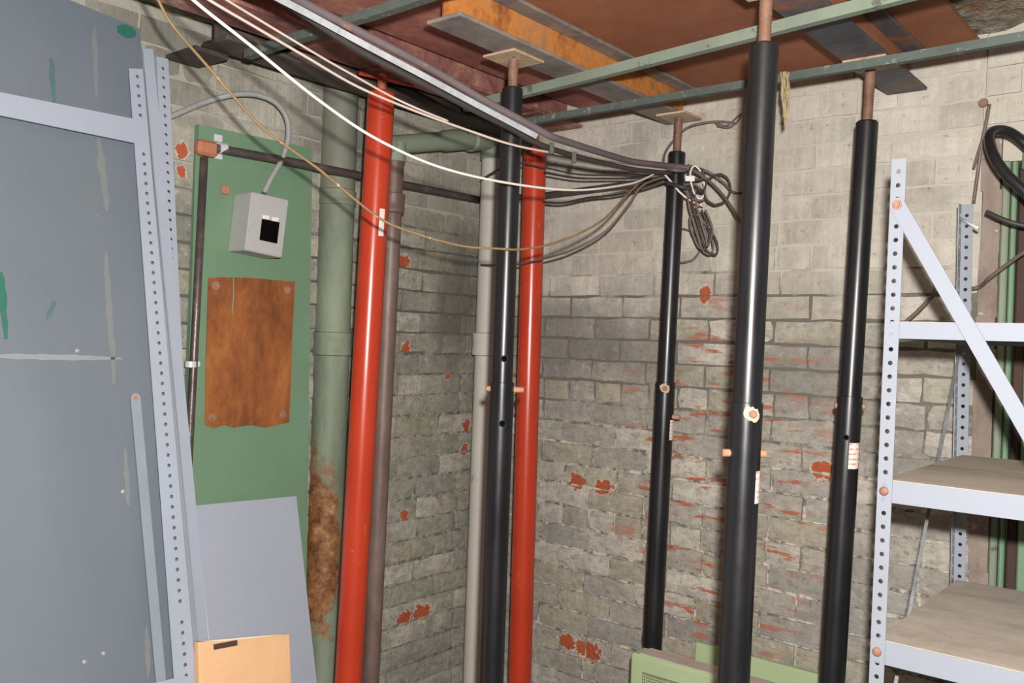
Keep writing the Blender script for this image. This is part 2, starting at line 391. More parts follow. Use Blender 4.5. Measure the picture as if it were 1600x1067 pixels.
paint('flex_grey', (.30, .31, .305), 0.5, .08, 20, .5, None, .02)
t = NT('void_black', 1.0, spec=0.0); t.base((.004, .004, .004))
paint('switch_black', (.006, .006, .007), 0.4, .1, 6, .5)
paint('wire_white', (.70, .66, .60), 0.5, .08, 20, .4)
paint('wire_pink', (.52, .42, .37), 0.5, .12, 20, .4)
paint('wire_tan', (.24, .155, .075), 0.55, .35, 16, .4, (.55, .45, .36), .05, .6)
paint('wire_dark', (.045, .04, .038), 0.5, .25, 16, .4)
paint('wire_brown', (.14, .105, .095), 0.5, .25, 16, .4)
paint('cable_purple', (.13, .105, .11), 0.55, .3, 10, .4, (.24, .13, .09), .1, .6)
paint('rubber_black', (.014, .014, .015), 0.3, .2, 12, .5)
paint('tag_white', (.72, .70, .66), 0.5, .04, 12, .4)
paint('tape_clear', (.74, .70, .66), 0.25, .05, 12, .5)
paint('bag_white', (.55, .52, .48), 0.6, .15, 9, .3)
paint('clamp_metal', (.55, .56, .58), 0.35, .08, 20, .6)
paint('fitting_rust', (.42, .17, .095), 0.7, .2, 20, .3, (.5, .3, .2), .1, .6)
paint('scrawl_green', (.03, .14, .10), 0.6, .1, 20, .3)
paint('dark_gap', (.07, .045, .038), 0.8, .3, 9, .2)
# pale sticker with rows of faint red print
t = NT('label_print', 0.5, spec=.3)
o_ = t.n('ShaderNodeTexCoord').outputs['Object']
rows = t.n('ShaderNodeTexWave', wave_type='BANDS', bands_direction='Z'); t.link(o_, rows.inputs[0]); rows.inputs['Scale'].default_value = 26; rows.inputs['Distortion'].default_value = .3
wd = t.noise(160, 2, .5, o_)
t.base(t.mix(t.math('MULTIPLY', t.ramp(rows.outputs[1], [(.6, 0.), (.75, 1.)]), t.ramp(wd, [(.45, 0.), (.52, .75)])), (.76, .70, .62), (.62, .13, .10)))
# green soil pipe whose lower left side has rusted through
t = NT('soil_pipe_green', 0.6, spec=.35)
a = t.noise(6, 5, .65); b = t.noise(34, 4, .7)
c = t.mix(t.ramp(t.noise(1.0, 5, .65, t.scaled((9, 9, 2.2))), [(.35, 0.), (.65, 1.)]), (.125, .155, .11), (.225, .27, .195))
zr = t.sep()[2]
up = t.math('DIVIDE', t.math('SUBTRACT', zr, 1.70), 0.18, clamp=True)
c = t.mix(t.math('MULTIPLY', up, .8), c, t.mix(a, (.12, .115, .095), (.25, .24, .20)))
pr = on_x(500, 870, .04)
rb = t.math('ADD', t.math('MAXIMUM', t.blob(pr, .34, (2.6, 4.2, .9)), t.blob(on_x(486, 760, .04), .3, (2.0, 9.0, .8))), t.math('MULTIPLY', t.math('SUBTRACT', t.noise(11, 5, .7), .5), .9))
c = t.mix(t.ramp(rb, [(.26, 0.), (.40, 1.)]), c, t.ramp(b, [(.32, (.07, .03, .018)), (.48, (.20, .085, .03)), (.62, (.30, .15, .06)), (.74, (.42, .36, .27))]))
t.base(c); t.bump(b, .35, .006)

# ================================================================== THE SETTING
H0 = EYE                       # measured heights are written as H0 + height above the eye
CEIL = H0 + 0.815
def grid_wall(name, origin, du, dv, nu, nv, nrm, mat, amp, parent=None, fill=None):
    V = []; Fc = []
    for j in range(nv + 1):
        for i in range(nu + 1):
            p = Vector(origin) + Vector(du) * (i / nu) + Vector(dv) * (j / nv) + Vector(nrm) * random.uniform(-amp, amp)
            if fill: p += Vector(fill[0]) * min(1, max(0, (p.z - fill[1]) / .15 + random.uniform(-.35, .35)))
            V.append(p)
    for j in range(nv):
        for i in range(nu):
            k = j * (nu + 1) + i
            Fc.append((k, k + 1, k + nu + 2, k + nu + 1))
    return mesh_obj(name, V, Fc, mat, parent, True)

g = G(); g.box((1.3, -1.5, -.05), (2.0, 0, 0), (0, 2.2, 0), (0, 0, .05))
fo = g.build('floor', 'concrete_floor'); tag(fo, 'dusty grey concrete floor of the cellar', 'floor', kind='structure')
cl = grid_wall('ceiling', (-.2, .2, CEIL + .03), (3.4, 0, 0), (0, -4.0, 0), 60, 70, (0, 0, 1), 'concrete_dark', .012)
tag(cl, 'rough dark concrete ceiling above the steel beams', 'ceiling', kind='structure')

BH, BL, JT = 0.0726, 0.213, 0.0078
def brick_mesh(L, seed, worn):
    rnd = random.Random(seed); nx, nz = 5, 3; V = []; Fc = []
    h = BH - JT
    for j in range(nz):
        for i in range(nx):
            x = (i / (nx - 1) - .5) * L; z = (j / (nz - 1) - .5) * h
            edge = i in (0, nx - 1) or j in (0, nz - 1)
            corner = i in (0, nx - 1) and j in (0, nz - 1)
            y = ((0.0018 + .0028 * worn) if edge else 0.0) + ((0.0012 + .002 * worn) if corner else 0) + rnd.uniform(-.0009, .0009) * (1 + 2 * worn)
            if edge:
                x += rnd.uniform(-.0014, .0014) * (1 + 2.2 * worn); z += rnd.uniform(-.0013, .0013) * (1 + 2.2 * worn)
            else:
                x += rnd.uniform(-.006, .006); z += rnd.uniform(-.006, .006)
            V.append((x, y, z))
    for j in range(nz - 1):
        for i in range(nx - 1):
            k = j * nx + i; Fc.append((k, k + 1, k + nx + 1, k + nx))
    ring = [i for i in range(nx)] + [nx - 1 + nx * j for j in range(1, nz)] + [nx * (nz - 1) + i for i in range(nx - 2, -1, -1)] + [nx * j for j in range(nz - 2, 0, -1)]
    b = len(V)
    for r in ring: V.append((V[r][0], 0.04, V[r][2]))
    m = len(ring)
    for i in range(m): Fc.append((ring[i], b + i, b + (i + 1) % m, ring[(i + 1) % m]))
    return V, Fc
def mk_brick_meshes(mat):
    d = {}
    for kind, L in (('s', BL - JT), ('h', BL / 2 - JT)):
        for wn in (0, 1):
            d[kind, wn] = []
            for q in range(6):
                me = bpy.data.meshes.new('brick'); V, Fc = brick_mesh(L, q * 13 + (5 if kind == 'h' else 0), wn * .8); me.from_pydata(V, [], Fc); me.update()
                me.polygons.foreach_set('use_smooth', [True] * len(me.polygons)); me.set_sharp_from_angle(angle=math.radians(38)); me.materials.append(MAT[mat]); d[kind, wn].append(me)
    return d
def lay(wall, meshes, length, z_lo, z_hi, place, rot, hide=None, seed=1):
    rnd = random.Random(seed); n = 0; c = 0; z = z_lo
    while z + BH <= z_hi + 1e-6:
        head = (c % 6 == 4); step = BL / 2 if head else BL
        s = -(rnd.uniform(.0, .03) + (step / 2 if c % 2 else 0))
        while s < length - .02:
            e = min(s + step, length); b = max(s, 0)
            if e - b > .035:
                mid = (b + e) / 2; L0 = step - JT; sx = (e - b - JT) / L0
                if not (hide and hide(mid, z + BH / 2)):
                    me = rnd.choice(meshes['h' if head else 's', 1 if (rnd.random() < (.75 if .25 < z < 1.52 else .2)) else 0])
                    o = bpy.data.objects.new('brick', me); COL.objects.link(o); o.parent = wall
                    p = place(mid, rnd.gauss(0, .0012)); o.location = (p[0], p[1], z + BH / 2 + rnd.uniform(-.0015, .0015))
                    o.rotation_euler = (rnd.gauss(0, .008), rnd.gauss(0, .008), rot + rnd.gauss(0, .006)); o.scale = (sx * rnd.choice((1, -1)) if False else sx, 1, 1)
                    n += 1
            s += step
        z += BH; c += 1
    return n

XR = on_y(1527, 500, 0).x        # where the brick of the right wall ends at the plaster jamb
wr = grid_wall('wall_right', (-.15, .0095, 0), (XR + .15, 0, 0), (0, 0, CEIL + .05), 90, 110, (0, 1, 0), 'mortar_right', .0018, fill=((0, -.0042, 0), 1.55))
tag(wr, 'whitewashed old brick wall with soot and bare red chips', 'wall', kind='structure')
nR = lay(wr, mk_brick_meshes('brick_right'), XR, .0, CEIL + .03, lambda s, j: (s, j), 0.0, hide=lambda s, z: z < .05, seed=3)
wl = grid_wall('wall_left', (-.0095, .15, 0), (0, -3.6, 0), (0, 0, CEIL + .05), 120, 90, (1, 0, 0), 'mortar_left', .0018, fill=((.004, 0, 0), 1.72))
tag(wl, 'dingy grey-green painted brick wall behind the pipes', 'wall', kind='structure')
nL = lay(wl, mk_brick_meshes('brick_left'), 1.52, .0, CEIL + .03, lambda s, j: (-j, -s), math.pi / 2, hide=lambda s, z: z < .05, seed=5)
print('BRICKS', nR, nL)

# right-hand end: plaster jamb and green boarded door beside the shelving
jy = 0.0
x0 = XR; x1 = on_y(1557, 500, 0).x; x2 = on_y(1584, 500, .0).x; x3 = on_y(1596, 500, 0).x
g = G(); n = 24
for k in range(n):
    z0, z1 = k / n * on_y(1540, 200, 0).z, (k + 1) / n * on_y(1540, 200, 0).z
    j0, j1 = random.uniform(-.004, .004), random.uniform(-.004, .004)
    g.box(((x0 + x1) / 2 + j0, .03 + j1, (z0 + z1) / 2), ((x1 - x0) / 2, 0, 0), (0, .035, 0), (0, 0, (z1 - z0) / 2 + .0005))
tj = g.build('trim_1', 'plaster'); tag(tj, 'crumbling brown plaster jamb strip beside the green door', 'trim', kind='structure')
zh = on_y(1560, 222, 0).z
g = G(); g.box((XR + 1.0, .06, (CEIL + zh) / 2), (1.0, 0, 0), (0, .0505, 0), (0, 0, (CEIL + .1 - zh) / 2))
g.box((3.0, .06, .93), (.4, 0, 0), (0, .05, 0), (0, 0, .93))
wr2 = g.build('wall_side', 'mortar_right'); tag(wr2, 'whitewashed brick wall above the green door head', 'wall', kind='structure')
zt = on_y(1580, 250, 0).z
lay(wr2, mk_brick_meshes('brick_right'), .55, math.ceil(zh / BH) * BH, CEIL + .03, lambda s, j: (XR + s, j), 0.0, seed=8)
door = thing('door_1', 'green painted boarded door partly hidden by shelving', 'door', (x1, .05, 0), kind='structure')
def vboard(a, b, y, mat, name, top):
    g = G(); g.box(((a + b) / 2, y, top / 2), ((b - a) / 2 - .001, 0, 0), (0, .012, 0), (0, 0, top / 2), .004); g.build(name, mat, door)
vboard(x1, x1 + .02, .012, 'green_pipe_dull', 'edge_strip', zt)
vboard(x1 + .02, x2 - .004, .020, 'green_door', 'board', zt)
vboard(x2 - .004, x3 + .006, .036, 'dark_gap', 'gap_strip', zt)
a = x3 + .006
for k in range(5):
    vboard(a, a + .105, .020, 'green_door', 'board', zt); vboard(a + .105, a + .125, .036, 'dark_gap', 'gap_strip', zt); a += .125
for k, (dz, hh) in enumerate(((.0, .024), (.052, .02))):
    g = G(); g.box(((x1 + .06 + x1 + .7) / 2, -.004, zt + dz - .01), (.33, 0, 0), (0, .03, 0), (0, 0, hh), .006); g.build('head_rail', 'green_pipe_dull' if k else 'green_door', door)

# ================================================================== STEEL OVERHEAD
LD = Vector((0, 1, 0)); RD = Vector((1, 0, 0))       # along the beams / along the bars
def ibeam(name, label, x, y0, y1, zb, wd, ht, tf, tw, mats, cat='beam'):
    root = thing(name, label, cat, (x, y0, zb))
    def part(nm, xx, zz, hx, hz, mat):
        g = G(); g.box((x + xx, (y0 + y1) / 2, zb + zz), (hx, 0, 0), (0, (y1 - y0) / 2, 0), (0, 0, hz), .0015); g.build(nm, mat, root)
    part('bottom_flange', 0, tf / 2, wd / 2, tf / 2, mats[0])
    part('web', 0, ht / 2, tw / 2, ht / 2 - tf, mats[1])
    part('top_flange', 0, ht - tf / 2, wd / 2, tf / 2, mats[2])
    return root
def cam_xy(px, Z, py=533): return at(px, py, Z)
PA = at(803, 110, 2.26); PB = at(1060, 200, 2.77); PC = at(1194, 30, 1.72); PD = at(1357, 140, 2.2)
R1 = at(598, 120, 2.55); R2 = at(838, 215, 2.97)
print('posts', [tuple(round(q, 3) for q in p) for p in (PA, PB, PC, PD, R1, R2)])
BEAMB = H0 + .712
xA = (PA.x + PB.x) / 2; xC = (PC.x + PD.x) / 2; xR = (R1.x + R2.x) / 2
yA0 = on_z(681, 34, BEAMB).y
ibeam('steel_beam', 'orange-rusted steel I-beam resting on the two left black posts', xA, yA0, -.02, BEAMB, .104, .103, .009, .009, ('flange_grey', 'beam_rust', 'flange_grey'))
ibeam('steel_beam', 'dark primer-grey steel beam with rust edges over the two right black posts', xC, -2.2, -.006, BEAMB, .104, .103, .009, .009, ('beam_primer', 'plate_brown', 'beam_primer'))
ibeam('steel_beam', 'dull maroon steel beam resting on the two red posts', xR, -1.75, -.004, BEAMB + .036, .15, .10, .010, .010, ('beam_maroon', 'beam_maroon', 'beam_maroon'))
k1, k2 = on_x(310, 107, .004), on_z(355, 93, on_x(310, 107, .004).z)
gz_ = k1.z; print('girder', k1, k2)
g = G(); k0 = on_x(259, 90, .004); g.box((.002 + k2.x / 2, (k0.y + k1.y) / 2, gz_ + .006), (k2.x / 2, 0, 0), (0, (k1.y - k0.y) / 2, 0), (0, 0, .006)); tag(g.build('bearing_plate', 'beam_dark'), 'dark brown steel bearing plate at the top of the left wall above the uprights', 'steel plate')
ibeam('wall_girder', 'dark brown steel girder running close to the top of the left wall', k2.x + .055, k0.y + .02, -.06, gz_ + .013, .11, .10, .012, .012, ('beam_dark', 'beam_dark', 'beam_dark'))

# floor-plate steel above the beams
xp1 = on_z(1500, 30, CEIL).x
g = G(); g.box(((xA + .03 + xp1) / 2, -1.42, CEIL + .006), ((xp1 - xA - .03) / 2, 0, 0), (0, 1.42, 0), (0, 0, .006))
tag(g.build('ceiling_plate', 'plate_brown'), 'wide flat brown rusted steel plate above the black posts', 'steel plate')
g = G(); g.box(((xR + .06 + xA + .03) / 2, -.85, CEIL + .008), ((xA + .03 - xR - .06) / 2, 0, 0), (0, .85, 0), (0, 0, .006))
tag(g.build('ceiling_plate', 'plate_maroon'), 'purplish maroon steel plate between the rusted beam and the maroon beam', 'steel plate')

# bars running across under the beams
def cross_bar(p0, p1, hw, hh, mat, label, name='cross_bar'):
    p0, p1 = Vector(p0), Vector(p1); d = (p1 - p0).normalized(); s = d.cross(UPW).normalized(); u = s.cross(d)
    pts = [p0 + (p1 - p0) * (k / 10) + u * random.uniform(-.0012, .0012) for k in range(11)]
    g = G(); g.sweep(pts, [(-hw, -hh), (hw, -hh), (hw, hh), (-hw, hh)], s)
    return tag(g.build(name, mat), label, 'bar')
zb_ = H0 + .668
q0 = on_z(822, 144, zb_); q1 = on_z(1190, 50, zb_); d_ = (q1 - q0).normalized()
cross_bar(q0 - d_ * .25, q0 + d_ * 1.9, .010, .012, 'green_bar', 'pale green steel bar crossing behind the front black post head')
q0 = on_z(838, 188, zb_); q1 = on_z(1590, 60, zb_); d_ = (q1 - q0).normalized()
cross_bar(q0 - d_ * .05, q0 + d_ * 2.2, .009, .010, 'green_bar_dark', 'dark chipped green bar nearest the right brick wall')
q0 = on_z(405, 80, zb_ + .02); q1 = on_z(655, -3, zb_ + .02); d_ = (q1 - q0).normalized()
cross_bar(q0 - d_ * .05, q0 + d_ * 1.0, .011, .010, 'green_bar_dark', 'dark grey-green steel bar at the upper left behind the cable rail')

# ================================================================== POSTS
def line_pt(p, q, z):
    return p + (q - p) * ((z - p.z) / (q.z - p.z))
def pin(g, c, d, r, half): g.cyl(Vector(c) - Vector(d) * half, Vector(c) + Vector(d) * half, r, 14)
def jack_post(top_px, low_px, Z, joint_y, tube_top_y, ru, rl, zplate, label, group, mat='black_paint', plate=(.075, .075), screw_r=.0125, plate_mat='plate_tan', extras=None, screw_mat='screw_rust'):
    pt = at(top_px[0], top_px[1], Z); pl = at(low_px[0], low_px[1], Z)
    P = lambda z: line_pt(pl, pt, z)
    def zpix(y):     # height on the post's axis that the photo shows in row y
        a = at(top_px[0] + (y - top_px[1]) * (low_px[0] - top_px[0]) / (low_px[1] - top_px[1]), y, Z); return a.z
    base = P(0.0)
    root = thing('jack_post', label, 'post', base, group)
    ax = (pt - pl).normalized()
    g = G(); g.box(base + Vector((0, 0, .004)), (.06, 0, 0), (0, .06, 0), (0, 0, .004), .001); g.build('base_plate', mat, root)
    zt = zpix(tube_top_y)
    if joint_y:
        zj = zpix(joint_y); b0 = P(.008); L = (P(zj) - b0).length
        g = G(); g.lathe(b0, ax, [(0, rl), (L - .001, rl), (L, rl - .001), (L, ru - .002)], 36); g.build('lower_tube', mat, root, 'auto')
        b1 = P(zj - .25); L = (P(zt) - b1).length
    else:
        b1 = P(.008); L = (P(zt) - b1).length
    g = G(); g.lathe(b1, ax, [(0, ru), (L - .0035, ru), (L, ru - .003), (L, screw_r * .8)], 36); ut = g.build('upper_tube' if joint_y else 'tube', mat, root, 'auto')
    # threaded screw
    b2 = P(zt - .05); L = (P(zplate - .006) - b2).length; prof = []; k = 0; d = 0
    while d < L:
        thread = d < L * .62
        prof.append((d, screw_r * (1.0 if (k % 2 == 0 or not thread) else .90))); d += .0035; k += 1
    prof.append((L, screw_r))
    g = G(); g.lathe(b2, ax, prof, 18); g.build('screw', screw_mat, root, 'auto')
    pc = P(zplate)
    if plate:
        g = G(); g.box(pc + Vector((0, 0, -.003)), (plate[0], 0, 0), (0, plate[1], 0), (0, 0, .003), .001); g.build('head_plate', plate_mat, root)
    side = Vector(HOR); toward = -Vector(FWD)
    for e in (extras or []):
        k = e[0]
        if k == 'hole':       # a drilled hole: recessed dark plug
            c = P(zpix(e[1])); r = ru if (not joint_y or e[1] < joint_y) else rl
            d = (toward * math.cos(e[2]) + side * math.sin(e[2])).normalized()
            g = G(); g.lathe(c + d * (r - .004), d, [(0, e[3]), (.0044, e[3])], 14); hole = g.build('pin_hole', 'void_black', root)
            g = G(); n = 16; t_ = d.orthogonal().normalized(); b_ = d.cross(t_)
            g.tube([c + d * (r + .0003) + (t_ * math.cos(2 * math.pi * q / n) + b_ * math.sin(2 * math.pi * q / n)) * (e[3] + .001) for q in range(n)], .0006, 5, True); g.build('hole_rim', mat, hole, True)
        elif k == 'pin':
            c = P(zpix(e[1])); d = (side * math.cos(e[2]) + toward * math.sin(e[2])).normalized(); r = rl if joint_y else ru
            g = G(); g.lathe(c - d * (r + e[3]), d, [(0, .0062), (.001, .0075), (2 * r + e[3] + e[4] - .001, .0075), (2 * r + e[3] + e[4], .0062)], 16); g.build('pin', 'pin_rust', root, 'auto')
        elif k == 'spot':     # bolt head with a worn rusty ring
            c = P(zpix(e[1])); d = (toward * math.cos(e[2]) + side * math.sin(e[2])).normalized()
            g = G(); 
            t_ = UPW; s_ = d.cross(t_).normalized(); R = rl
            n = 20; V = []; Fc = []; rad = [.0125 * (1 + .28 * math.sin(2 * 2 * math.pi * q / n + 1) + random.uniform(-.12, .14)) for q in range(n)]
            for kk in range(4):
                for q in range(n):
                    th = 2 * math.pi * q / n; rr = rad[q] * (.1 + .3 * kk); a_, b_ = math.cos(th) * rr, math.sin(th) * rr * 1.35; ang = a_ / R
                    V.append(c + (d * math.cos(ang) + s_ * math.sin(ang)) * (R + .0006 - .0003 * (kk == 3)) + UPW * b_)
            for kk in range(3):
                for q in range(n): Fc.append((kk * n + q, kk * n + (q + 1) % n, (kk + 1) * n + (q + 1) % n, (kk + 1) * n + q))
            Fc.append(tuple(range(n)))
            g.add(V, Fc); ring_o = g.build('rust_ring', 'plate_tan', root)
            g = G(); g.lathe(c + d * (R - .002), d, [(0, .008), (.006, .008), (.008, .0055)], 6); g.build('bolt_head', 'rust_bolt', ring_o)
        elif k == 'label':
            r = (rl if joint_y else ru) + .0007; z1, z0 = zpix(e[1]), zpix(e[2]); a0, a1 = e[3], e[4]; V = []; Fc = []; n = 10
            for q in range(n + 1):
                an = a0 + (a1 - a0) * q / n; d = toward * math.cos(an) + side * math.sin(an)
                V += [P(z0) + d * r, P(z1) + d * r, P(z1) + d * (r - .0008), P(z0) + d * (r - .0008)]
            for q in range(n):
                for k4 in range(4): Fc.append((q * 4 + k4, (q + 1) * 4 + k4, (q + 1) * 4 + (k4 + 1) % 4, q * 4 + (k4 + 1) % 4))
            Fc += [(3, 2, 1, 0), tuple(n * 4 + k for k in range(4))]
            o = mesh_obj('paper_label', V, Fc, e[5], root)
        elif k == 'bar':
            c = P(zpix(e[1])); g = G(); a_, b_ = e[2], e[3]; g.tube([a_, (a_ + b_) / 2, b_], .006, 8); g.build('turning_bar', mat, root, True)
    return root
GRP = 'telescopic steel jack posts'
jack_post((801, 138), (768, 1067), 2.26, 597, 138, .0262, .0303, BEAMB, 'black jack post left of centre with drilled holes, beside the rear red post', GRP,
          plate=(.051, .06), screw_r=.0128, extras=[('pin', 608, -.05, .010, .025), ('hole', 560, .12, .0075), ('hole', 660, .15, .0075), ('hole', 92, .0, .004)])
jack_post((1058, 238), (1019, 1010), 2.77, 597, 238, .0262, .0303, BEAMB, 'thin black jack post nearest the brick wall with cables tangled around its top', GRP,
          plate=(.05, .055), extras=[('spot', 606, -.2), ('pin', 650, .55, -.01, .022), ('label', 655, 686, .55, 1.15, 'label_print')])
jack_post((1194, 70), (1146, 1067), 1.72, 628, 70, .0275, .0303, BEAMB, 'thickest-looking black jack post, nearest the camera, right of centre', GRP,
          plate=(.075, .08), screw_r=.0125, extras=[('spot', 645, .12), ('pin', 708, -.12, .014, .012), ('label', 733, 783, .6, 1.2, 'label_print')])
jack_post((1355, 190), (1300, 1067), 2.2, 619, 190, .0262, .0300, BEAMB, 'black jack post beside the perforated shelf upright, pale sticker facing front', GRP,
          plate=(.051, .055), plate_mat='plate_tan', extras=[('pin', 634, .25, .004, .006), ('hole', 682, -.45, .006), ('label', 690, 730, -.18, .85, 'label_print')])
jack_post((596, 145), (544, 1067), 2.55, None, 145, .0385, .0385, BEAMB + .036, 'glossy red steel post in front of the green soil pipe', 'red steel posts', 'red_paint',
          plate=(.05, .05), screw_r=.013, screw_mat='red_primer', plate_mat='beam_maroon', extras=[('label', 328, 370, .52, .95, 'tag_white'), ('bar', 120, at(561, 114, 2.50), at(646, 134, 2.6))])
jack_post((836, 238), (812, 1067), 2.97, None, 238, .0378, .0378, BEAMB + .036, 'red steel post close behind the left black post, near the wall corner', 'red steel posts', 'red_paint',
          plate=(.05, .05), screw_r=.013, screw_mat='red_primer', plate_mat='beam_maroon')

# ================================================================== PIPES ON THE LEFT WALL AND IN THE CORNER
def vpipe(pxs, Z, r, mat, name, label, collars=(), top=None, cat='pipe', bottom=0.0):
    (xa, ya), (xb, yb) = pxs
    a, b = at(xa, ya, Z), at(xb, yb, Z); P = lambda z: line_pt(b, a, z)
    zt = a.z if top is None else top
    root = thing(name, label, cat, P(bottom))
    ax = (a - b).normalized(); L = (P(zt) - P(bottom)).length
    g = G(); g.lathe(P(bottom), ax, [(0, r), (L, r)], 32); g.build('pipe_wall', mat, root, 'auto')
    for (yc, h, rr, cm) in collars:
        zc = at(xa + (yc - ya) * (xb - xa) / (yb - ya), yc, Z).z; c = P(zc)
        g = G(); g.lathe(c - ax * h / 2, ax, [(0, r), (.003, rr), (h * .3, rr), (h * .35, rr * .97), (h * .65, rr * .97), (h * .7, rr), (h - .003, rr), (h, r)], 32, False); g.build('collar', cm, root, 'auto')
    return root
zl = on_x(527, 500, .03); Zg = (zl - CAMP).dot(FWD)
vpipe(((532, 150), (500, 1067)), Zg, .056, 'soil_pipe_green', 'soil_pipe', 'thick green cast-iron soil pipe with rust near the bottom', ((537, .075, .062, 'soil_pipe_green'), (310, .05, .060, 'soil_pipe_green')), top=CEIL)
Zb = (on_x(614, 500, .145) - CAMP).dot(FWD)
vpipe(((618, 240), (578, 1067)), Zb, .029, 'pipe_brown', 'drain_pipe', 'brown iron pipe just right of the front red post', ((318, .065, .037, 'pipe_brown'),))
vpipe(((772, 238), (742, 1067)), 3.27, .044, 'white_pipe', 'drain_pipe', 'off-white vertical pipe standing in the wall corner', ((538, .085, .055, 'white_pipe'),))
# green horizontal pipe joining the two
pz0 = at(618, 226, Zb); pz1 = at(772, 214, 3.27)
root = thing('branch_pipe', 'green horizontal branch pipe between the brown and white vertical pipes', 'pipe', pz0)
dr = (pz1 - pz0).normalized(); L = (pz1 - pz0).length
g = G(); g.lathe(pz0 - dr * .07, dr, [(0, .030), (L * .55, .031), (L * .6, .036), (L * .85, .037), (L * .86, .045), (L * .96 , .045), (L + .07, .043)], 28); g.build('pipe_wall', 'green_pipe_dull', root, 'auto')
g = G(); g.lathe(pz1 + Vector((0, 0, -.085)), (0, 0, 1), [(0, .046), (.03, .046), (.032, .041), (.10, .041), (.13, .03)], 24); g.build('elbow', 'green_pipe_dull', root, 'auto')
g = G(); g.lathe(pz0 + Vector((0, 0, -.055)), (0, 0, 1), [(0, .034), (.06, .034)], 24); g.build('tee_hub', 'green_pipe_dull', root, 'auto')
g = G(); hb = at(757, 145, 2.9); g.box(hb, (.02, 0, 0), (0, .012, 0), (0, 0, .055), .003); g.box(hb + Vector((-.02, 0, -.02)), (.025, 0, 0), (0, .012, 0), (0, 0, .03), .003)
tag(g.build('pipe_hanger', 'green_pipe_dull'), 'green painted steel hanger bracket beside the left black post head', 'bracket')

# ================================================================== GREEN PANEL, CONDUIT, SWITCH BOX
gx = .028
pan = [on_x(311, 194, gx), on_x(488, 232, gx), on_x(478, 1000, gx), on_x(278, 1040, gx)]
root = thing('mounting_panel', 'flat green painted board on the left wall carrying switch and rusty sheet', 'panel', pan[3])
g = G(); g.prism([pan[0], pan[3], pan[2], pan[1]], (-.02, 0, 0)); g.build('board', 'green_panel', root)
e0, e1 = on_x(300, 250, gx + .004), on_x(287, 1040, gx + .004)
g = G(); g.prism([on_x(306, 240, gx + .006), on_x(281, 1040, gx + .006), on_x(298, 1038, gx + .006), on_x(319, 240, gx + .006)], (-.006, 0, 0)); g.build('edge_batten', 'green_panel', root)
rx = gx + .004
sh = [(326, 434), (344, 433), (392, 434), (461, 440), (457, 520), (455, 592), (452, 660), (436, 663), (415, 668), (390, 664), (365, 668), (350, 664), (335, 669), (321, 664), (322, 560)]
root2 = thing('rust_sheet', 'rectangular rust-orange metal sheet bolted to the green panel', 'metal sheet', on_x(321, 664, rx))
g = G(); g.prism([on_x(a, b, rx) for a, b in reversed(sh)], (-.003, 0, 0)); g.build('sheet', 'rust_sheet', root2)
for (a, b) in ((337, 446), (449, 453), (331, 652), (442, 647)):
    c = on_x(a, b, rx); g = G(); g.lathe(c, (1, 0, 0), [(0, .012), (.0015, .012), (.002, .007), (.005, .006)], 14); g.build('screw_washer', 'rust_bolt', root2)
g = G(); g.tube([on_x(365, 432, rx + .002), on_x(365, 462, rx + .002), on_x(363, 490, rx + .002)], .0018, 6)
tag(g.build('drip_wire', 'green_pipe_dull'), 'short thin green wire stub hanging over the rusty sheet', 'wire')
# conduit around the panel and along both walls
cx = gx + .02
root = thing('conduit', 'dark metal conduit pipe framing the green panel and running along the wall', 'conduit', on_x(290, 790, cx))
g = G(); g.tube([on_x(319, 246, cx), on_x(305, 520, cx), on_x(289, 830, cx), on_x(286, 900, cx)], .0108, 16); g.build('riser_pipe', 'conduit_dark', root, True)
g = G(); g.tube(spline([on_x(338, 232, cx), on_x(440, 250, cx + .026), on_x(515, 265, cx + .054), on_x(610, 284, cx + .054), on_x(748, 312, cx + .01)], 6), .0125, 16); g.build('wall_pipe', 'conduit_dark', root, True)
g = G(); g.tube([on_y(757, 312, -.02), on_y(850, 306, -.025), on_y(950, 293, -.03), on_y(1044, 281, -.04)], .0125, 16); g.build('wall_pipe', 'conduit_dark', root, True)
c0 = on_x(322, 232, cx)
g = G(); g.box(c0, (.016, 0, 0), (0, .030, 0), (0, 0, .021), .008); g.build('elbow_fitting', 'fitting_rust', root)
for (a, b) in ((341, 216), (341, 243)):
    g = G(); c = on_x(a, b, gx + .003); g.box(c, (.003, 0, 0), (0, .012, 0), (0, 0, .010), .001); g.lathe(c, (1, 0, 0), [(0, .004), (.005, .004)], 10); g.build('clamp_ear', 'clamp_metal', root)
g = G(); g.lathe(on_x(341, 231, cx), on_x(360, 234, cx) - on_x(341, 231, cx), [(0, .016), (.022, .016)], 16); g.build('lock_ring', 'clamp_metal', root, 'auto')
g = G(); c = on_x(298, 569, cx); g.lathe(c - Vector((0, 0, .008)), (0, 0, 1), [(0, .0155), (.016, .0155)], 18); g.box(c + Vector((-.012, .022, 0)), (.002, 0, 0), (0, .012, 0), (0, 0, .007)); g.build('strap_clamp', 'clamp_metal', root, 'auto')
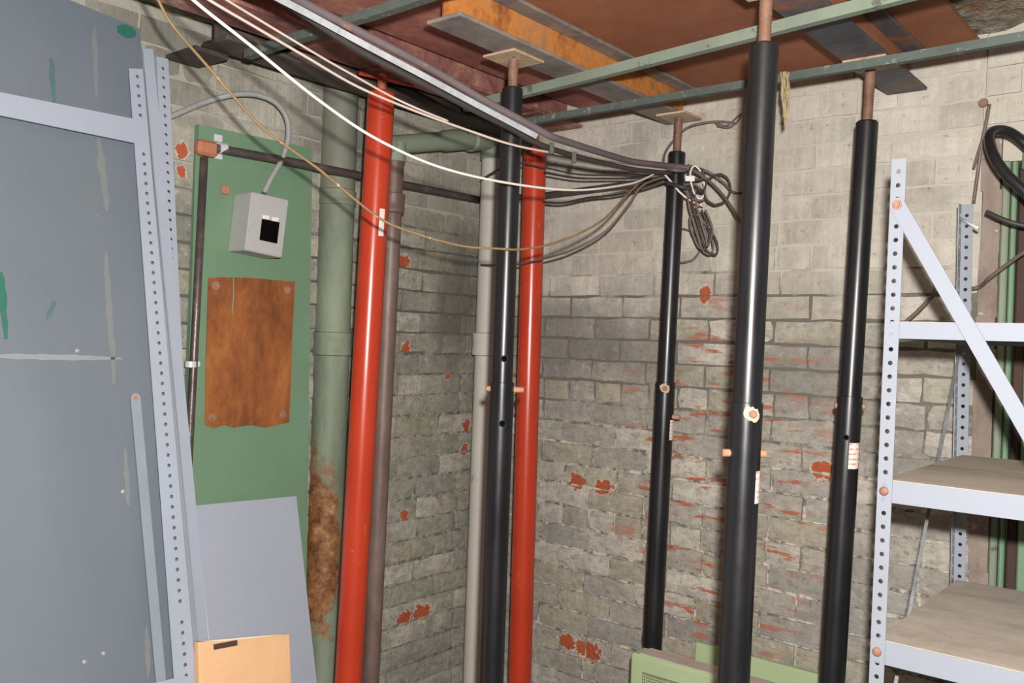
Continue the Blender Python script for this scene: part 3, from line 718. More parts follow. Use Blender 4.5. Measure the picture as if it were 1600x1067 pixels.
# switch box
bx0 = gx; bx1 = gx + .085
cor = [(394, 299), (451, 312), (440, 403), (383, 391)]
fc = [on_x(a, b, bx1) for a, b in cor]; bk = [p + Vector((-(bx1 - gx), 0, 0)) for p in fc]
root = thing('switch_box', 'light grey electrical switch box with black switch on the green panel', 'switch box', bk[3])
g = G()
g.add(fc + bk, [(3, 2, 1, 0), (4, 5, 6, 7), (0, 1, 5, 4), (1, 2, 6, 5), (2, 3, 7, 6), (3, 0, 4, 7)]); bo = g.build('enclosure', 'box_grey', root)
bm_ = bo.modifiers.new('bev', 'BEVEL'); bm_.width = .004; bm_.segments = 2
def infc(u, v, d=0.0):      # place on the tilted lid
    p = fc[0] * (1 - u) * (1 - v) + fc[1] * u * (1 - v) + fc[2] * u * v + fc[3] * (1 - u) * v; return p + Vector((d, 0, 0))
g = G(); g.prism([infc(.02, .98, .002), infc(.98, .98, .002), infc(.98, .02, .002), infc(.02, .02, .002)], (-.002, 0, 0)); lid = g.build('lid', 'box_grey', root)
g = G(); g.prism([infc(.33, .78, .005), infc(.80, .78, .005), infc(.80, .42, .005), infc(.33, .42, .005)], (-.004, 0, 0)); g.build('switch', 'void_black', lid)
for u in (.42, .68):
    g = G(); g.box(infc(u, .385, .004), (.003, 0, 0), (0, .010, 0), (0, 0, .006), .001); g.build('mount_tab', 'tag_white', lid)
g = G(); g.box(bk[0] + Vector((.01, -.035, .005)), (.004, 0, 0), (0, .012, 0), (0, 0, .012), .002); g.build('fixing_lug', 'fitting_rust', root)
fx = gx + .05
fpts = [on_x(413, 301, fx), on_x(424, 278, fx), on_x(440, 250, fx), on_x(450, 218, fx), on_x(448, 185, fx), on_x(430, 160, fx), on_x(400, 148, fx - .01), on_x(365, 148, fx - .02), on_x(325, 158, .03), on_x(290, 172, .03), on_x(258, 186, .03)]
g = G(); g.tube(spline(fpts, 14), .0078, 12, False, .05)
tag(g.build('flexible_conduit', 'flex_grey'), 'grey flexible conduit looping up from the switch box', 'conduit')

# ================================================================== LEANING BOARDS AND SHELF FRAME ON THE LEFT
def lean(px, py, xb, k): return plane(px, py, (1, 0, k), xb)     # plane x = xb - k z
KL = .165
def lb(a, b): return lean(a, b, .395, KL)
tr = lb(219, 45); br = lb(292, 1067); bl = lb(-190, 1067); tll = lb(-190, -123)
def drop(p, q): return p + (q - p) * ((0.0 - p.z) / (q.z - p.z))   # continue an edge down to the floor
brf = drop(tr, br); blf = Vector((brf.x, drop(tll, bl).y, 0))
nb = Vector((1, 0, KL)).normalized()
g = G(); g.prism([tll, blf, brf, tr], nb * -.016)
bd = g.build('board', 'grey_board')
tag(bd, 'huge blue-grey painted sheet leaning against the left wall', 'board')
# marks on the board: flat paint smears, knots of old paint, as thin raised paint
def smear(pts, half, mat, nm, parent):
    P = [lb(a, b) + nb * .0006 for a, b in pts]; V = []; Fc = []
    for i, p in enumerate(P):
        t_ = (P[min(i + 1, len(P) - 1)] - P[max(i - 1, 0)]).normalized(); s_ = nb.cross(t_)
        h = half * (.35 + .65 * math.sin(math.pi * (i + .5) / len(P))) * random.uniform(.7, 1.2)
        V += [p - s_ * h, p + s_ * h, p + s_ * h - nb * .001, p - s_ * h - nb * .001]
    for i in range(len(P) - 1):
        for k in range(4): Fc.append((i * 4 + k, (i + 1) * 4 + k, (i + 1) * 4 + (k + 1) % 4, i * 4 + (k + 1) % 4))
    Fc += [(3, 2, 1, 0), tuple((len(P) - 1) * 4 + k for k in range(4))]
    me_o = mesh_obj(nm, V, Fc, mat); me_o.parent = parent; return me_o
def interp(pts, n):
    return [tuple(pts[0][k] + (pts[1][k] - pts[0][k]) * i / (n - 1) + random.uniform(-1.2, 1.2) * (k == 0) for k in (0, 1)) for i in range(n)]
paint('smear_pale', (.185, .20, .20), .55, .1, 30, .3); paint('smear_green', (.08, .15, .15), .55, .15, 30, .3); paint('smear_white', (.235, .26, .28), .55, .1, 30, .3)
smear(interp([(147, 40), (150, 150)], 12), .007, 'smear_pale', 'paint_run', bd)
smear(interp([(153, 215), (168, 330)], 12), .009, 'smear_pale', 'paint_run', bd)
smear(interp([(165, 395), (178, 600)], 14), .008, 'smear_pale', 'paint_run', bd)
smear(interp([(195, 700), (200, 790)], 10), .006, 'smear_pale', 'paint_run', bd)
smear(interp([(-20, 556), (190, 560)], 18), .007, 'smear_white', 'paint_run', bd)
smear(interp([(1, 425), (9, 530)], 10), .008, 'scrawl_green', 'paint_scrawl', bd)
smear(interp([(184, 46), (212, 52)], 7), .016, 'scrawl_green', 'paint_scrawl', bd)
smear(interp([(80, 90), (84, 165)], 9), .007, 'smear_green', 'paint_scrawl', bd)
smear(interp([(72, 500), (86, 470)], 7), .006, 'smear_green', 'paint_scrawl', bd)
smear(interp([(228, 980), (232, 1060)], 7), .006, 'smear_pale', 'paint_run', bd)
for (a, b) in ((121, 548), (132, 1034), (162, 1021), (192, 768), (210, 640)):
    p = lb(a, b); g = G(); g.lathe(p - nb * .001, nb, [(0, .005), (.002, .005), (.003, .003)], 10); o = mesh_obj('nail_head', g.V, g.F, 'steel_worn'); o.parent = bd

def slotted_leg(g, p0, p1, d, wd, sp, r, th, start=.012, skip=()):
    """flat strip from p0 to p1, width along d, with round through holes"""
    p0, p1, d = Vector(p0), Vector(p1), Vector(d); a = (p1 - p0); L = a.length; a.normalize(); d = (d - a * d.dot(a)).normalized(); nn = a.cross(d) * (th / 2)
    n = int((L - start) / sp); K = 8
    def quad(A, B, C, D):
        g.add([A + nn, B + nn, C + nn, D + nn, A - nn, B - nn, C - nn, D - nn],
              [(0, 1, 2, 3), (7, 6, 5, 4)])
    def P(s, t): return p0 + a * s + d * t
    quad(P(0, 0), P(start, 0), P(start, wd), P(0, wd)); quad(P(start + n * sp, 0), P(L, 0), P(L, wd), P(start + n * sp, wd))
    for i in range(n):
        s0 = start + i * sp; cs = s0 + sp / 2; ct = wd / 2
        if i in skip: quad(P(s0, 0), P(s0 + sp, 0), P(s0 + sp, wd), P(s0, wd)); continue
        out = [(s0 + sp, ct), (s0 + sp, wd), (cs, wd), (s0, wd), (s0, ct), (s0, 0), (cs, 0), (s0 + sp, 0)]
        inn = [(cs + r * math.cos(q * math.pi / 4), ct + r * math.sin(q * math.pi / 4)) for q in range(8)]
        V = [P(*q) + nn for q in out] + [P(*q) + nn for q in inn] + [P(*q) - nn for q in out] + [P(*q) - nn for q in inn]
        Fc = []
        for q in range(8):
            q2 = (q + 1) % 8
            Fc += [(q, q2, 8 + q2, 8 + q), (16 + q2, 16 + q, 24 + q, 24 + q2), (8 + q, 8 + q2, 24 + q2, 24 + q)]
        g.add(V, Fc)
    # outer edges
    g.add([P(0, 0) + nn, P(L, 0) + nn, P(L, 0) - nn, P(0, 0) - nn, P(0, wd) + nn, P(L, wd) + nn, P(L, wd) - nn, P(0, wd) - nn],
          [(3, 2, 1, 0), (4, 5, 6, 7), (0, 4, 7, 3), (1, 2, 6, 5)])

def lf(a, b, k=0.0): return lean(a, b, .425 + k, KL)
# frame standing in front of the sheet: upright with holes, upper and lower rail
utl, ubl = lf(201, 107), lf(272, 1067)
utr, ubr = lf(223, 108), lf(307, 1067)
ure, ube = lf(230, 109), lf(321, 1067)
b0 = drop(utl, ubl); b1 = drop(utr, ubr); b2 = drop(ure, ube)
root = thing('shelf_frame', 'pale grey perforated shelf frame leaning in front of the blue-grey sheet', 'shelf frame', b0)
def slotted_taper(g, p0, p1, q0, q1, sp, r, th, skip=(), hc=.5):
    """strip between the lines p0-p1 and q0-q1 with round through holes"""
    L = (p1 - p0).length; n = int(L / sp); nn = (p1 - p0).cross(q0 - p0).normalized() * (th / 2)
    def P(s, t): a = p0 + (p1 - p0) * (s / L); b = q0 + (q1 - q0) * (s / L); return a + (b - a) * t
    for i in range(n + 1):
        s0 = i * sp; s1 = min(s0 + sp, L); cs = s0 + sp / 2; wd = (P(cs, 1) - P(cs, 0)).length; rt = r / wd
        if i in skip or i == n:
            Q = [P(s0, 0), P(s1, 0), P(s1, 1), P(s0, 1)]; g.add([q + nn for q in Q] + [q - nn for q in Q], [(0, 1, 2, 3), (7, 6, 5, 4)]); continue
        out = [(s1, hc), (s1, 1), (cs, 1), (s0, 1), (s0, hc), (s0, 0), (cs, 0), (s1, 0)]
        inn = [(cs + r * math.cos(q * math.pi / 4), hc + rt * math.sin(q * math.pi / 4)) for q in range(8)]
        V = [P(*q) + nn for q in out] + [P(*q) + nn for q in inn] + [P(*q) - nn for q in out] + [P(*q) - nn for q in inn]; Fc = []
        for q in range(8):
            q2 = (q + 1) % 8
            Fc += [(q, q2, 8 + q2, 8 + q), (16 + q2, 16 + q, 24 + q, 24 + q2), (8 + q, 8 + q2, 24 + q2, 24 + q)]
        g.add(V, Fc)
    g.add([p0 + nn, p1 + nn, p1 - nn, p0 - nn, P(L, 1) + nn, P(L, 1) - nn], [(0, 1, 2, 3), (1, 4, 5, 2)])
g = G(); slotted_taper(g, b0, utl, b1, utr, .0246, .0046, .002, skip=(14, 15, 28, 74, 75, 76), hc=.55); g.build('upright', 'frame_grey', root)
g = G(); g.prism([b1, utr, ure - nb * .012, b2 - nb * .012], nb * -.002); g.build('upright_return', 'frame_grey', root)
q = [lf(-190, 107), lf(-190, 142), lf(209, 224), lf(206, 186)]
g = G(); g.prism(q, nb * .004); g.build('rail', 'frame_grey', root)
q = [lf(-190, 1205), lf(-190, 1166), lf(290, 1055), lf(291, 1085)]
g = G(); g.prism([q[1], q[0], q[3], q[2]], nb * .004); g.build('rail', 'frame_grey', root)
# narrow loose strip
q0, q1 = lf(211, 622, -.012), lf(251, 1067, -.012); q1 = drop(q0, q1); ax = (q0 - q1).normalized(); sd = ax.cross(nb).normalized()
g = G(); hw = .012; top = [q0 + sd * hw * math.cos(th) + ax * hw * math.sin(th) for th in [math.pi * k / 6 for k in range(7)]]
g.prism([q1 + sd * hw] + top + [q1 - sd * hw], nb * .003); root = thing('steel_strip', 'narrow rounded steel strip propped against the blue-grey sheet', 'metal strip', q1)
g.build('strip', 'strip_grey', root)
g = G(); g.lathe(q0 + nb * .0035, nb, [(0, .006), (.001, .006)], 12); g.build('end_hole', 'fitting_rust', root)
# two more uprights leaning behind the frame
def upright(tp, bp, pf, wpx, label, holes=True, dirn=None):
    a, b = pf(*tp), pf(*bp); a2 = pf(tp[0] + wpx, tp[1]); b = drop(a, b)
    root = thing('slotted_upright', label, 'shelf upright', b, 'loose shelf uprights')
    d = (a2 - a); wd = d.length
    g = G()
    if holes: slotted_leg(g, b, a, d, wd, .0246, .0044, .002)
    else: g.prism([a, b, b + d, a + d], (-.002, 0, 0))
    g.build('front_leg', 'frame_grey', root)
    g = G(); g.prism([a, b, b + Vector((-.03, -.004, 0)), a + Vector((-.03, -.004, 0))], (0, .002, 0)); g.build('side_leg', 'frame_grey', root)
    return root
upright((244, 88), (276, 760), lambda a, b: lean(a, b, .20, .075), 18, 'perforated upright with dark holes closest to the brick, behind the shelf frame')
upright((222, 76), (262, 500), lambda a, b: lean(a, b, .27, .105), 17, 'plain narrow upright squeezed between the sheet and the rearmost perforated upright', holes=False)

# blue-grey small board leaning on the green panel
def lg(a, b): return lean(a, b, .27, .22)
p = [lg(270, 793), lg(463, 775), lg(495, 1067), lg(285, 1067)]
p[2] = drop(p[1], p[2]); p[3] = drop(p[0], p[3]); n2 = Vector((1, 0, .22)).normalized()
root = thing('panel_board', 'lavender-grey panel propped below the green board, beside the shelf frame', 'board', p[3])
g = G(); g.prism([p[0], p[3], p[2], p[1]], n2 * -.012); g.build('sheet', 'grey_board_light', root)
s0, s1 = lg(305, 791), lg(333, 1067)
g = G(); g.tube([s0 + n2 * .0003, drop(s0, s1) + n2 * .0003], .0012, 6); g.build('groove_line', 'tag_white', root)
# flattened carton propped in front
KC = .20
def lc(a, b, k=0.0): return lean(a, b, .47 + k, KC)
n3 = Vector((1, 0, KC)).normalized()
c0, c1 = lc(310, 1003), lc(453, 990)
f0 = drop(c0, lc(312, 1067)); f1 = drop(c1, lc(456, 1067))
root = thing('cardboard_box', 'flattened orange-tan cardboard box propped before the lavender-grey panel', 'box', f0)
g = G(); g.prism([c0, f0, f1, c1], n3 * -.022); o = g.build('carton', 'cardboard', root); md = o.modifiers.new('bev', 'BEVEL'); md.width = .003; md.segments = 2
dc = (c1 - c0)
g = G(); g.prism([c0 + dc * .02 + Vector((0, 0, .0012)), c0 + dc * .35 + Vector((0, 0, -.004)), c0 + dc * .97 + Vector((0, 0, .0012))], n3 * -.024); g.build('packing_tape', 'tape_clear', root)
h0, h1 = lc(334, 1011, .001), lc(371, 1004, .001); u3 = Vector((-KC, 0, 1)).normalized() * .0065
g = G(); g.prism([h0 - u3, h1 - u3, h1 + u3, h0 + u3], n3 * -.0015); g.build('hand_slot', 'dark_gap', root)

# ================================================================== SHELVING ON THE RIGHT
FU = at(1393, 250, 1.68); FUl = at(1367, 1067, 1.68)
fy = FU.y                                             # front plane of the shelving
def sf(a, b, dy=0.0): return on_y(a, b, fy + dy)
def dropv(p): return Vector((p.x, p.y, 0))
root = thing('shelving_unit', 'pale grey perforated metal shelving with dusty boards at the right', 'shelving', Vector((FU.x, fy, 0)))
wU = .026
ftop = sf(1394, 249); fbot = drop(ftop, sf(1358, 1067))
g = G(); slotted_leg(g, fbot, ftop, (1, 0, 0), wU, .0254, .0045, .002); g.build('upright', 'shelf_grey', root)
g = G(); slotted_leg(g, fbot + Vector((0, .001, 0)), ftop + Vector((0, .001, 0)), (0, 1, 0), wU, .0254, .0045, .002); g.build('upright_return', 'shelf_grey', root)
SH = {'top': (sf(1408, 503).z, sf(1408, 529).z), 'mid': (sf(1400, 752).z, sf(1400, 787).z), 'low': (sf(1385, 1003).z, sf(1385, 1040).z)}
lx = ftop.x; SW = .95
by = (at(1497, 700, 2.16)).y
def leg_at(z): return fbot + (ftop - fbot) * (z / ftop.z)
for nm, (za, zb) in SH.items():
    xl = leg_at(za).x + .004
    g = G(); g.box((xl + SW / 2, fy + .004, (za + zb) / 2), (SW / 2, 0, 0), (0, .0012, 0), (0, 0, (za - zb) / 2)); g.build('front_rail', 'shelf_grey', root)
    g = G(); g.box((xl + SW / 2, by - .004, (za + zb) / 2), (SW / 2, 0, 0), (0, .0012, 0), (0, 0, (za - zb) / 2)); g.build('back_rail', 'shelf_grey', root)
    g = G(); g.box((xl + .004, (fy + by) / 2, (za + zb) / 2), (.0012, 0, 0), (0, (by - fy) / 2 - .006, 0), (0, 0, (za - zb) / 2)); g.build('side_rail', 'shelf_grey', root)
    g = G(); g.box((xl + SW / 2, (fy + by) / 2, za - .004), (SW / 2 - .003, 0, 0), (0, (by - fy) / 2 - .004, 0), (0, 0, .005), .001); g.build('shelf_board', 'shelf_board', root)
    if nm != 'top':
        c = leg_at((za + zb) / 2); 
        g = G(); g.lathe(c + Vector((.012, -.001, 0)), (0, -1, 0), [(0, .0085), (.002, .0085), (.005, .006), (.006, .002)], 14); g.build('rail_bolt', 'rust_bolt', root, 'auto')
# rear upright
rt_ = at(1501, 320, 2.16); rt_.y = by; rt_ = on_y(1502, 320, by); rb_ = on_y(1490, 900, by); rb_ = drop(rt_, rb_)
g = G(); slotted_leg(g, rb_, rt_, (1, 0, 0), .026, .0254, .0045, .002); g.build('upright', 'shelf_grey', root)
g = G(); slotted_leg(g, rb_, rt_, (0, -1, 0), .026, .0254, .0045, .002); g.build('upright_return', 'steel_worn', root)
for sgn in (1,):
    xx = lx + SW
    for yy, sy in ((fy, 1), (by, -1)):
        g = G(); slotted_leg(g, (xx, yy, 0), (xx, yy, ftop.z - .02), (-1, 0, 0), .026, .0254, .0045, .002); g.build('upright', 'shelf_grey', root)
# front diagonal brace
p0 = sf(1402, 320, -.005); p1 = sf(1600, 664, -.005); d_ = (p1 - p0).normalized(); s_ = Vector((0, -1, 0)).cross(d_).normalized(); p1 = p0 + d_ * .98; hw = .0135
g = G(); arc = [p0 - d_ * hw * math.sin(th) + s_ * hw * math.cos(th) for th in [math.pi * k / 6 for k in range(7)]]
g.prism([p1 + s_ * hw] + arc + [p1 - s_ * hw], (0, .003, 0)); g.build('diagonal_brace', 'shelf_grey', root)
g = G(); g.lathe(p0 + Vector((0, -.001, 0)), (0, -1, 0), [(0, .0095), (.0015, .0095), (.002, .006), (.006, .006)], 6); g.build('brace_bolt', 'rust_bolt', root)
# side brace (thin angle) from the rear upright down to the front
s0 = on_x(1498, 545, lx + .01); s0 = on_y(1500, 545, by - .02); s1 = on_x(1421, 955, s0.x - .01)
dv = (s1 - s0).normalized(); g = G(); g.sweep([s0, s0 + dv * .99], [(-.0035, -.0035), (.0035, -.0035), (.0035, .0035), (-.0035, .0035)], (1, .3, 0)); g.build('side_brace', 'steel_dark', root)
g = G(); g.tube([on_y(1501, 342, by - .006), on_y(1529, 357, by - .03)], .0035, 8); g.build('bent_pin', 'clamp_metal', root, True)

# ================================================================== HOSE, STRAP AND CABLES AT THE FAR RIGHT
hz_ = 2.12
hp = [at(1640, 338, 2.0), at(1605, 303, 2.02), at(1572, 272, 2.05), at(1552, 242, 2.08), at(1546, 215, 2.12), at(1556, 204, 2.14), at(1578, 207, 2.15), at(1604, 227, 2.15), at(1640, 265, 2.13), at(1690, 330, 2.09), at(1725, 400, 2.04), at(1728, 440, 2.01), at(1705, 430, 1.99), at(1672, 382, 1.99)]
hs = spline(hp + hp[:3], 10)[10:-20]
g = G(); g.tube(hs[:len(hp) * 10], .0125, 14, True); root = thing('hose', 'thick shiny black rubber hose loop hanging beside the green door', 'hose', hp[-3]); g.build('hose_loop', 'rubber_black', root, True)
sp_ = [on_y(1546, 163, -.02), on_y(1541, 190, -.02), on_y(1534, 225, -.02), on_y(1527, 275, -.015), on_y(1521, 318, -.012)]
g = G(); g.tube(spline(sp_, 6), .0045, 8); root = thing('hanging_strap', 'brown strap hanging from a nail beside the black hose', 'strap', sp_[-1]); g.build('strap', 'pipe_brown', root, True)
g = G(); g.tube(spline([on_y(1533, 224, -.02), on_y(1528, 240, -.025), on_y(1521, 264, -.03)], 6), .004, 8); g.build('strap_tail', 'wire_brown', root, True)
g = G(); c = on_y(1539, 163, -.0); g.lathe(c, (0, -1, 0), [(0, .006), (.018, .006), (.019, .012), (.022, .011)], 12); g.build('wall_nail', 'screw_rust', root, 'auto')

def cable(pts, r, mat, label, name='cable', per=10, n=8, cat='cable', group=None):
    P = [p if isinstance(p, Vector) else at(*p) for p in pts]
    g = G(); g.tube(spline(P, per), r, n); return tag(g.build(name, mat, None, True), label, cat, group)
cable([(1541, 331, 2.18), (1560, 340, 2.16), (1585, 349, 2.14), (1620, 354, 2.12), (1680, 350, 2.1)], .006, 'wire_dark', 'dark cable end curving past the green door below the hose')
cable([(1395, 520, 2.36), (1430, 490, 2.32), (1470, 455, 2.28), (1525, 450, 2.3), (1545, 435, 2.24), (1575, 412, 2.2), (1610, 388, 2.15), (1680, 350, 2.1)], .005, 'wire_brown', 'brown cable slanting behind the shelving towards the green door')

# ================================================================== OVERHEAD CABLES
# galvanised rail and the fat purple cable riding on it
rp = [(380, -31, 1.58), (480, 21, 1.71), (569, 69, 1.82), (660, 117, 1.92), (747, 164, 2.02), (838, 212, 2.13)]
P = spline([at(*p) for p in rp], 6)
g = G(); hw, hh = .0062, .005
g.sweep(P, [(-hw, -hh), (hw, -hh), (hw, hh), (-hw, hh)], UPW - FWD * .8)
root = thing('cable_rail', 'long grey galvanised rail carrying the overhead cable past the left black post', 'rail', P[0])
o = mesh_obj('rail', g.V, g.F, 'galvanised', root)
for (a, b, z) in ((862, 232, 2.2), (897, 246, 2.28)):
    c = at(a, b, z); g = G(); g.box(c, CUP * .014, RGT * .006, FWD * .004, .001); mesh_obj('hanger_clip', g.V, g.F, 'wire_dark', root)
pp = [(400, -42, 1.60), (467, 0, 1.70), (543, 40, 1.80), (670, 106, 1.95), (757, 157, 2.05), (826, 194, 2.13), (859, 212, 2.17), (887, 222, 2.24), (957, 244, 2.45), (992, 253, 2.56), (1043, 259, 2.69), (1075, 263, 2.72), (1100, 275, 2.72)]
cable(pp, .0088, 'cable_purple', 'fat purplish-brown cable sagging along the rail to the rear black post', n=12)
cable([(392, -30, 1.64), (470, 20, 1.74), (560, 78, 1.84), (650, 125, 1.93), (740, 172, 2.03), (800, 202, 2.12), (850, 228, 2.2), (930, 252, 2.4), (1010, 268, 2.6), (1048, 270, 2.7)], .007, 'wire_dark', 'black cable hidden under the galvanised rail')
cable([(268, -40, 1.48), (302, 0, 1.52), (390, 70, 1.63), (500, 158, 1.76), (590, 218, 1.87), (690, 262, 2.0), (800, 287, 2.15), (900, 297, 2.32), (980, 288, 2.5), (1012, 277, 2.6), (1031, 268, 2.66), (1046, 281, 2.69), (1062, 300, 2.69), (1080, 314, 2.7), (1098, 322, 2.71)], .0031, 'wire_white', 'bright white wire sweeping across the whole picture in front of the posts', cat='wire')
cable([(275, -35, 1.62), (330, 2, 1.68), (400, 43, 1.76), (480, 90, 1.86), (560, 136, 1.96), (650, 174, 2.06), (730, 203, 2.14), (800, 226, 2.19), (870, 240, 2.28), (960, 256, 2.5), (1045, 266, 2.7)], .003, 'wire_pink', 'lower of two dusty pink wires running together above the front red post', cat='wire')
cable([(300, -38, 1.62), (345, -6, 1.68), (400, 28, 1.76), (500, 88, 1.89), (560, 122, 1.97), (610, 150, 2.03), (655, 171, 2.06), (700, 189, 2.11)], .0026, 'wire_pink', 'upper of two dusty pink wires, ending where they meet', cat='wire')
cable([(225, -40, 1.66), (247, 0, 1.7), (270, 40, 1.74), (330, 110, 1.82), (400, 190, 1.9), (450, 230, 1.94), (500, 266, 1.99), (560, 316, 2.05), (600, 345, 2.08), (650, 365, 2.12), (720, 384, 2.17), (770, 388, 2.2), (820, 389, 2.25), (880, 375, 2.35), (940, 345, 2.45), (982, 302, 2.58), (1008, 280, 2.66), (1040, 272, 2.71)], .003, 'wire_tan', 'tan cable drooping from upper left across the green panel', cat='cable')
cable([(752, 414, 3.2), (800, 414, 2.95), (850, 404, 2.8), (895, 390, 2.72), (945, 362, 2.68), (980, 322, 2.68), (1004, 290, 2.69), (1040, 276, 2.71)], .0034, 'wire_brown', 'dark brown cable drooping behind the rear red post')
cable([(752, 280, 3.1), (800, 256, 2.9), (850, 262, 2.86), (900, 272, 2.82), (950, 274, 2.78), (1000, 274, 2.74), (1045, 274, 2.72)], .003, 'wire_dark', 'upper thin black cable between rear red post and rear black post')
cable([(850, 270, 2.92), (900, 278, 2.84), (950, 279, 2.8), (1000, 279, 2.75), (1045, 278, 2.72)], .003, 'wire_dark', 'lower thin black cable between rear red post and rear black post')
cable([(850, 316, 2.95), (880, 317, 2.9), (920, 309, 2.84), (960, 305, 2.8), (995, 297, 2.75), (1040, 284, 2.72)], .0035, 'wire_dark', 'thin dark cable sagging just below the horizontal conduit')
# tangle around the rear black post
def loop(cx, cy, rx, ry, Z, tilt, r, mat, label, turns=1.0, dz=0.0, name='cable_coil', ph=0.0):
    P = []; n = int(26 * turns)
    for k in range(n + 1):
        th = ph + 2 * math.pi * turns * k / n; a = rx * math.cos(th); b = ry * math.sin(th)
        P.append(at(cx + a * math.cos(tilt) - b * math.sin(tilt) + random.uniform(-.5, .5), cy + a * math.sin(tilt) + b * math.cos(tilt) + random.uniform(-.5, .5), Z + dz * k / n))
    g = G(); g.tube(spline(P, 3), r, 7); return tag(g.build(name, mat, None, True), label, 'cable', 'cable tangle on the rear black post')
loop(1121, 296, 20, 24, 2.66, .3, .0035, 'wire_dark', 'dark open cable loop right of the rear black post', 1.05)
loop(1088, 272, 12, 9, 2.68, .2, .004, 'wire_dark', 'tight black cable loop against the rear black post', 1.4, .02)
loop(1090, 285, 10, 26, 2.66, -.2, .0028, 'wire_white', 'thin white wire loop in the tangle', .9, .02, 'wire_loop')
loop(1085, 300, 18, 10, 2.70, .6, .0035, 'wire_brown', 'brown cable loop in the middle of the tangle', 1.6, .03)
loop(1096, 366, 13, 34, 2.68, -.42, .003, 'wire_brown', 'long hanging cable coil below the tangle', 2.2, .03)
loop(1106, 374, 11, 26, 2.66, -.5, .003, 'wire_dark', 'dark hanging coil at the lower right of the tangle', 1.3, .02)
loop(1066, 384, 28, 26, 2.80, .2, .003, 'wire_brown', 'wide brown cable coil hanging behind the rear black post', 2.2, .04)
cable([(1078, 262, 2.70), (1110, 285, 2.66), (1135, 312, 2.60), (1160, 352, 2.52), (1185, 398, 2.5)], .0045, 'wire_brown', 'brown cable slanting down from the tangle behind the nearest black post')
cable([(1074, 258, 2.72), (1105, 268, 2.7), (1130, 285, 2.7), (1142, 298, 2.72), (1155, 302, 2.74), (1175, 296, 2.76)], .004, 'wire_brown', 'cable leaving the tangle to the right in a shallow dip')
cable([(1036, 262, 2.76), (1039, 240, 2.78), (1050, 222, 2.8), (1070, 202, 2.8), (1090, 194, 2.78), (1120, 190, 2.76), (1150, 193, 2.76), (1180, 204, 2.76)], .0035, 'wire_brown', 'brown cable arching over the head of the rear black post')
cable([(1118, 192, 2.74), (1135, 196, 2.73), (1148, 186, 2.72), (1158, 178, 2.72), (1152, 190, 2.72), (1138, 199, 2.73), (1120, 196, 2.74)], .0028, 'wire_brown', 'small knot of twisted wire beside the beam end')
cable([(1042, 285, 2.7), (1064, 292, 2.66), (1085, 296, 2.68), (1098, 300, 2.7)], .006, 'wire_dark', 'short black cable wrapped across the rear black post')
cable([(1041, 263, 2.7), (1056, 266, 2.665), (1072, 266, 2.69)], .006, 'cable_purple', 'purple cable turn bound around the rear black post')
for k, (dx, lb2) in enumerate(((0, 'left strand of the cable bundle hanging down the rear black post'), (6, 'middle strand of the cable bundle hanging down the rear black post'), (12, 'right strand of the cable bundle hanging down the rear black post'))):
    cable([(1074 + dx, 296, 2.67), (1076 + dx, 320, 2.665), (1083 + dx, 345, 2.66), (1091 + dx, 372, 2.66), (1098 + dx * .6, 390 - k * 3, 2.665), (1104 + dx * .7, 380 - k * 6, 2.67), (1100 + dx, 352, 2.675), (1090 + dx, 328, 2.68)], .0032, ('wire_brown', 'wire_dark', 'wire_brown')[k], lb2, group='cable tangle on the rear black post')
g = G(); c = at(1078, 279, 2.67); g.box(c, RGT * .014, CUP * .008, FWD * .002, .001); tag(g.build('cable_tag', 'tag_white'), 'small white paper tag in the cable tangle', 'tag')
g = G(); c = at(1088, 322, 2.69); g.box(c, RGT * .010 + CUP * .005, CUP * .005, FWD * .005, .002); tag(g.build('wire_connector', 'fitting_rust'), 'small orange wire connector in the cable tangle', 'connector')
# straw wisp
sz = (on_z(1228, 121, zb_) - CAMP).dot(FWD) - .012; root = thing('straw_wisp', 'dry straw wisp dangling from the dark green bar', 'straw', at(1228, 118, sz))
for k in range(9):
    x = 1226 + random.uniform(-4, 5); P = [at(x + random.uniform(-4, 4), yy, sz + random.uniform(-.008, .004)) for yy in (112, 130, 148, 165, 180 + random.uniform(0, 18))]
    g = G(); g.tube(spline(P, 4), .0015, 5, False, .5); mesh_obj('straw_blade', g.V, g.F, 'straw', root)

# ================================================================== CONVECTOR AND PANEL AT THE LOWER RIGHT
top_z = on_y(1050, 1034, -.30).z
def hb_(a, b, y): return on_y(a, b, y)
hx0 = on_y(984, 1020, -.30).x; hx1 = on_y(1250, 1066, -.30).x; hy0 = -.30; hy1 = -.225
root = thing('convector_heater', 'light green convector heater with fine grille behind the nearest black post', 'heater', Vector((hx0, hy0, 0)))
tz = on_y(990, 1021, hy0).z
g = G(); g.box(((hx0 + hx1) / 2, (hy0 + hy1) / 2, tz / 2), ((hx1 - hx0) / 2, 0, 0), (0, (hy1 - hy0) / 2, 0), (0, 0, tz / 2), .008); g.build('casing', 'green_light', root)
g = G(); g.box(((hx0 + hx1) / 2 + .012, (hy0 + hy1) / 2 + .004, tz + .001), ((hx1 - hx0) / 2 - .014, 0, 0), (0, (hy1 - hy0) / 2 - .006, 0), (0, 0, .002), .001); g.build('top_plate', 'shelf_board', root)
gx0, gx1, gz1, gz0 = hx0 + .045, hx1 - .045, tz - .045, tz - .24
g = G(); g.box(((gx0 + gx1) / 2, hy0 - .0005, (gz0 + gz1) / 2), ((gx1 - gx0) / 2, 0, 0), (0, .001, 0), (0, 0, (gz1 - gz0) / 2)); g.build('grille_back', 'dark_gap', root)
g = G(); x = gx0
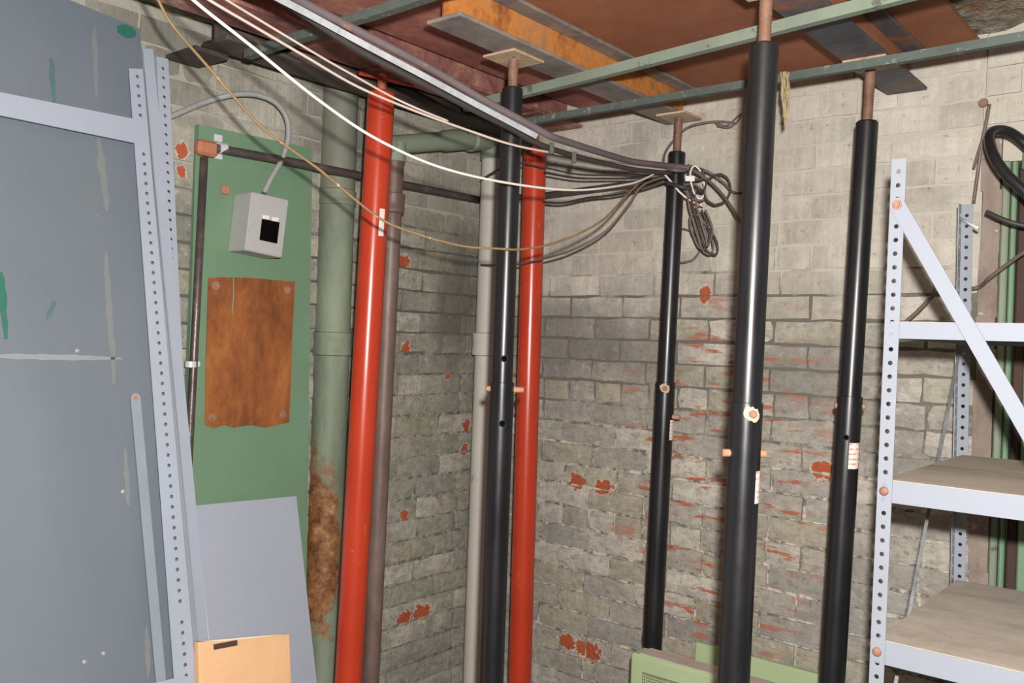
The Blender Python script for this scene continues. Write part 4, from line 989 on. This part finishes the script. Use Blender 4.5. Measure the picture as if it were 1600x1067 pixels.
while x < gx1:
    g.box((x, hy0 - .003, (gz0 + gz1) / 2), (.0013, 0, 0), (0, .001, 0), (0, 0, (gz1 - gz0) / 2)); x += .0065
z = gz0
while z < gz1:
    g.box(((gx0 + gx1) / 2, hy0 - .0035, z), ((gx1 - gx0) / 2, 0, 0), (0, .0008, 0), (0, 0, .0011)); z += .0075
o = g.build('grille_mesh', 'green_light', root); o['kind'] = 'stuff'
pa, pb_ = on_y(1088, 1003, -.06), on_y(1282, 1054, -.06)
zt_ = (pa.z + pb_.z) / 2
root = thing('green_panel', 'flat light green panel standing against the brick behind the heater', 'panel', Vector((pa.x, -.06, 0)))
g = G(); g.prism([(pa.x, -.10, 0), (pb_.x, -.10, 0), (pb_.x, -.06, zt_), (pa.x, -.06, zt_)], (0, .014, 0)); g.build('sheet', 'green_light', root)

# debris at the foot of the corner
def lump(c, rx, ry, rz, mat, seed):
    rnd = random.Random(seed); g = G(); V = []; Fc = []; nu, nv = 12, 7
    for j in range(nv + 1):
        for i in range(nu):
            th = 2 * math.pi * i / nu; ph = math.pi * j / nv; k = rnd.uniform(.78, 1.12) if 0 < j < nv else 1
            V.append(Vector(c) + Vector((rx * math.sin(ph) * math.cos(th) * k, ry * math.sin(ph) * math.sin(th) * k, rz * math.cos(ph) * k)))
    for j in range(nv):
        for i in range(nu):
            i2 = (i + 1) % nu; Fc.append((j * nu + i, (j + 1) * nu + i, (j + 1) * nu + i2, j * nu + i2))
    g.add(V, Fc); return g
c = on_x(640, 1062, .10); tag(lump((c.x, c.y, .045), .10, .10, .075, 'bag_white', 4).build('rag', 'bag_white', None, True), 'crumpled whitish rag on the floor by the brown pipe', 'rag')
for i, (a, r) in enumerate(((712, .055), (738, .03), (684, .035))):
    c = on_x(a, 1055, .07); tag(lump((c.x, c.y, r * .55), r, r * .9, r * .8 + .02, 'rubble', 9 + i).build('rubble_lump', 'rubble', None, True), ['largest dark rubble lump at the foot of the corner', 'dark rubble lump touching the white corner pipe', 'smallest dark rubble lump beside the whitish rag'][i], 'rubble')

for o in bpy.data.objects:
    if '_w' in o: del o['_w']
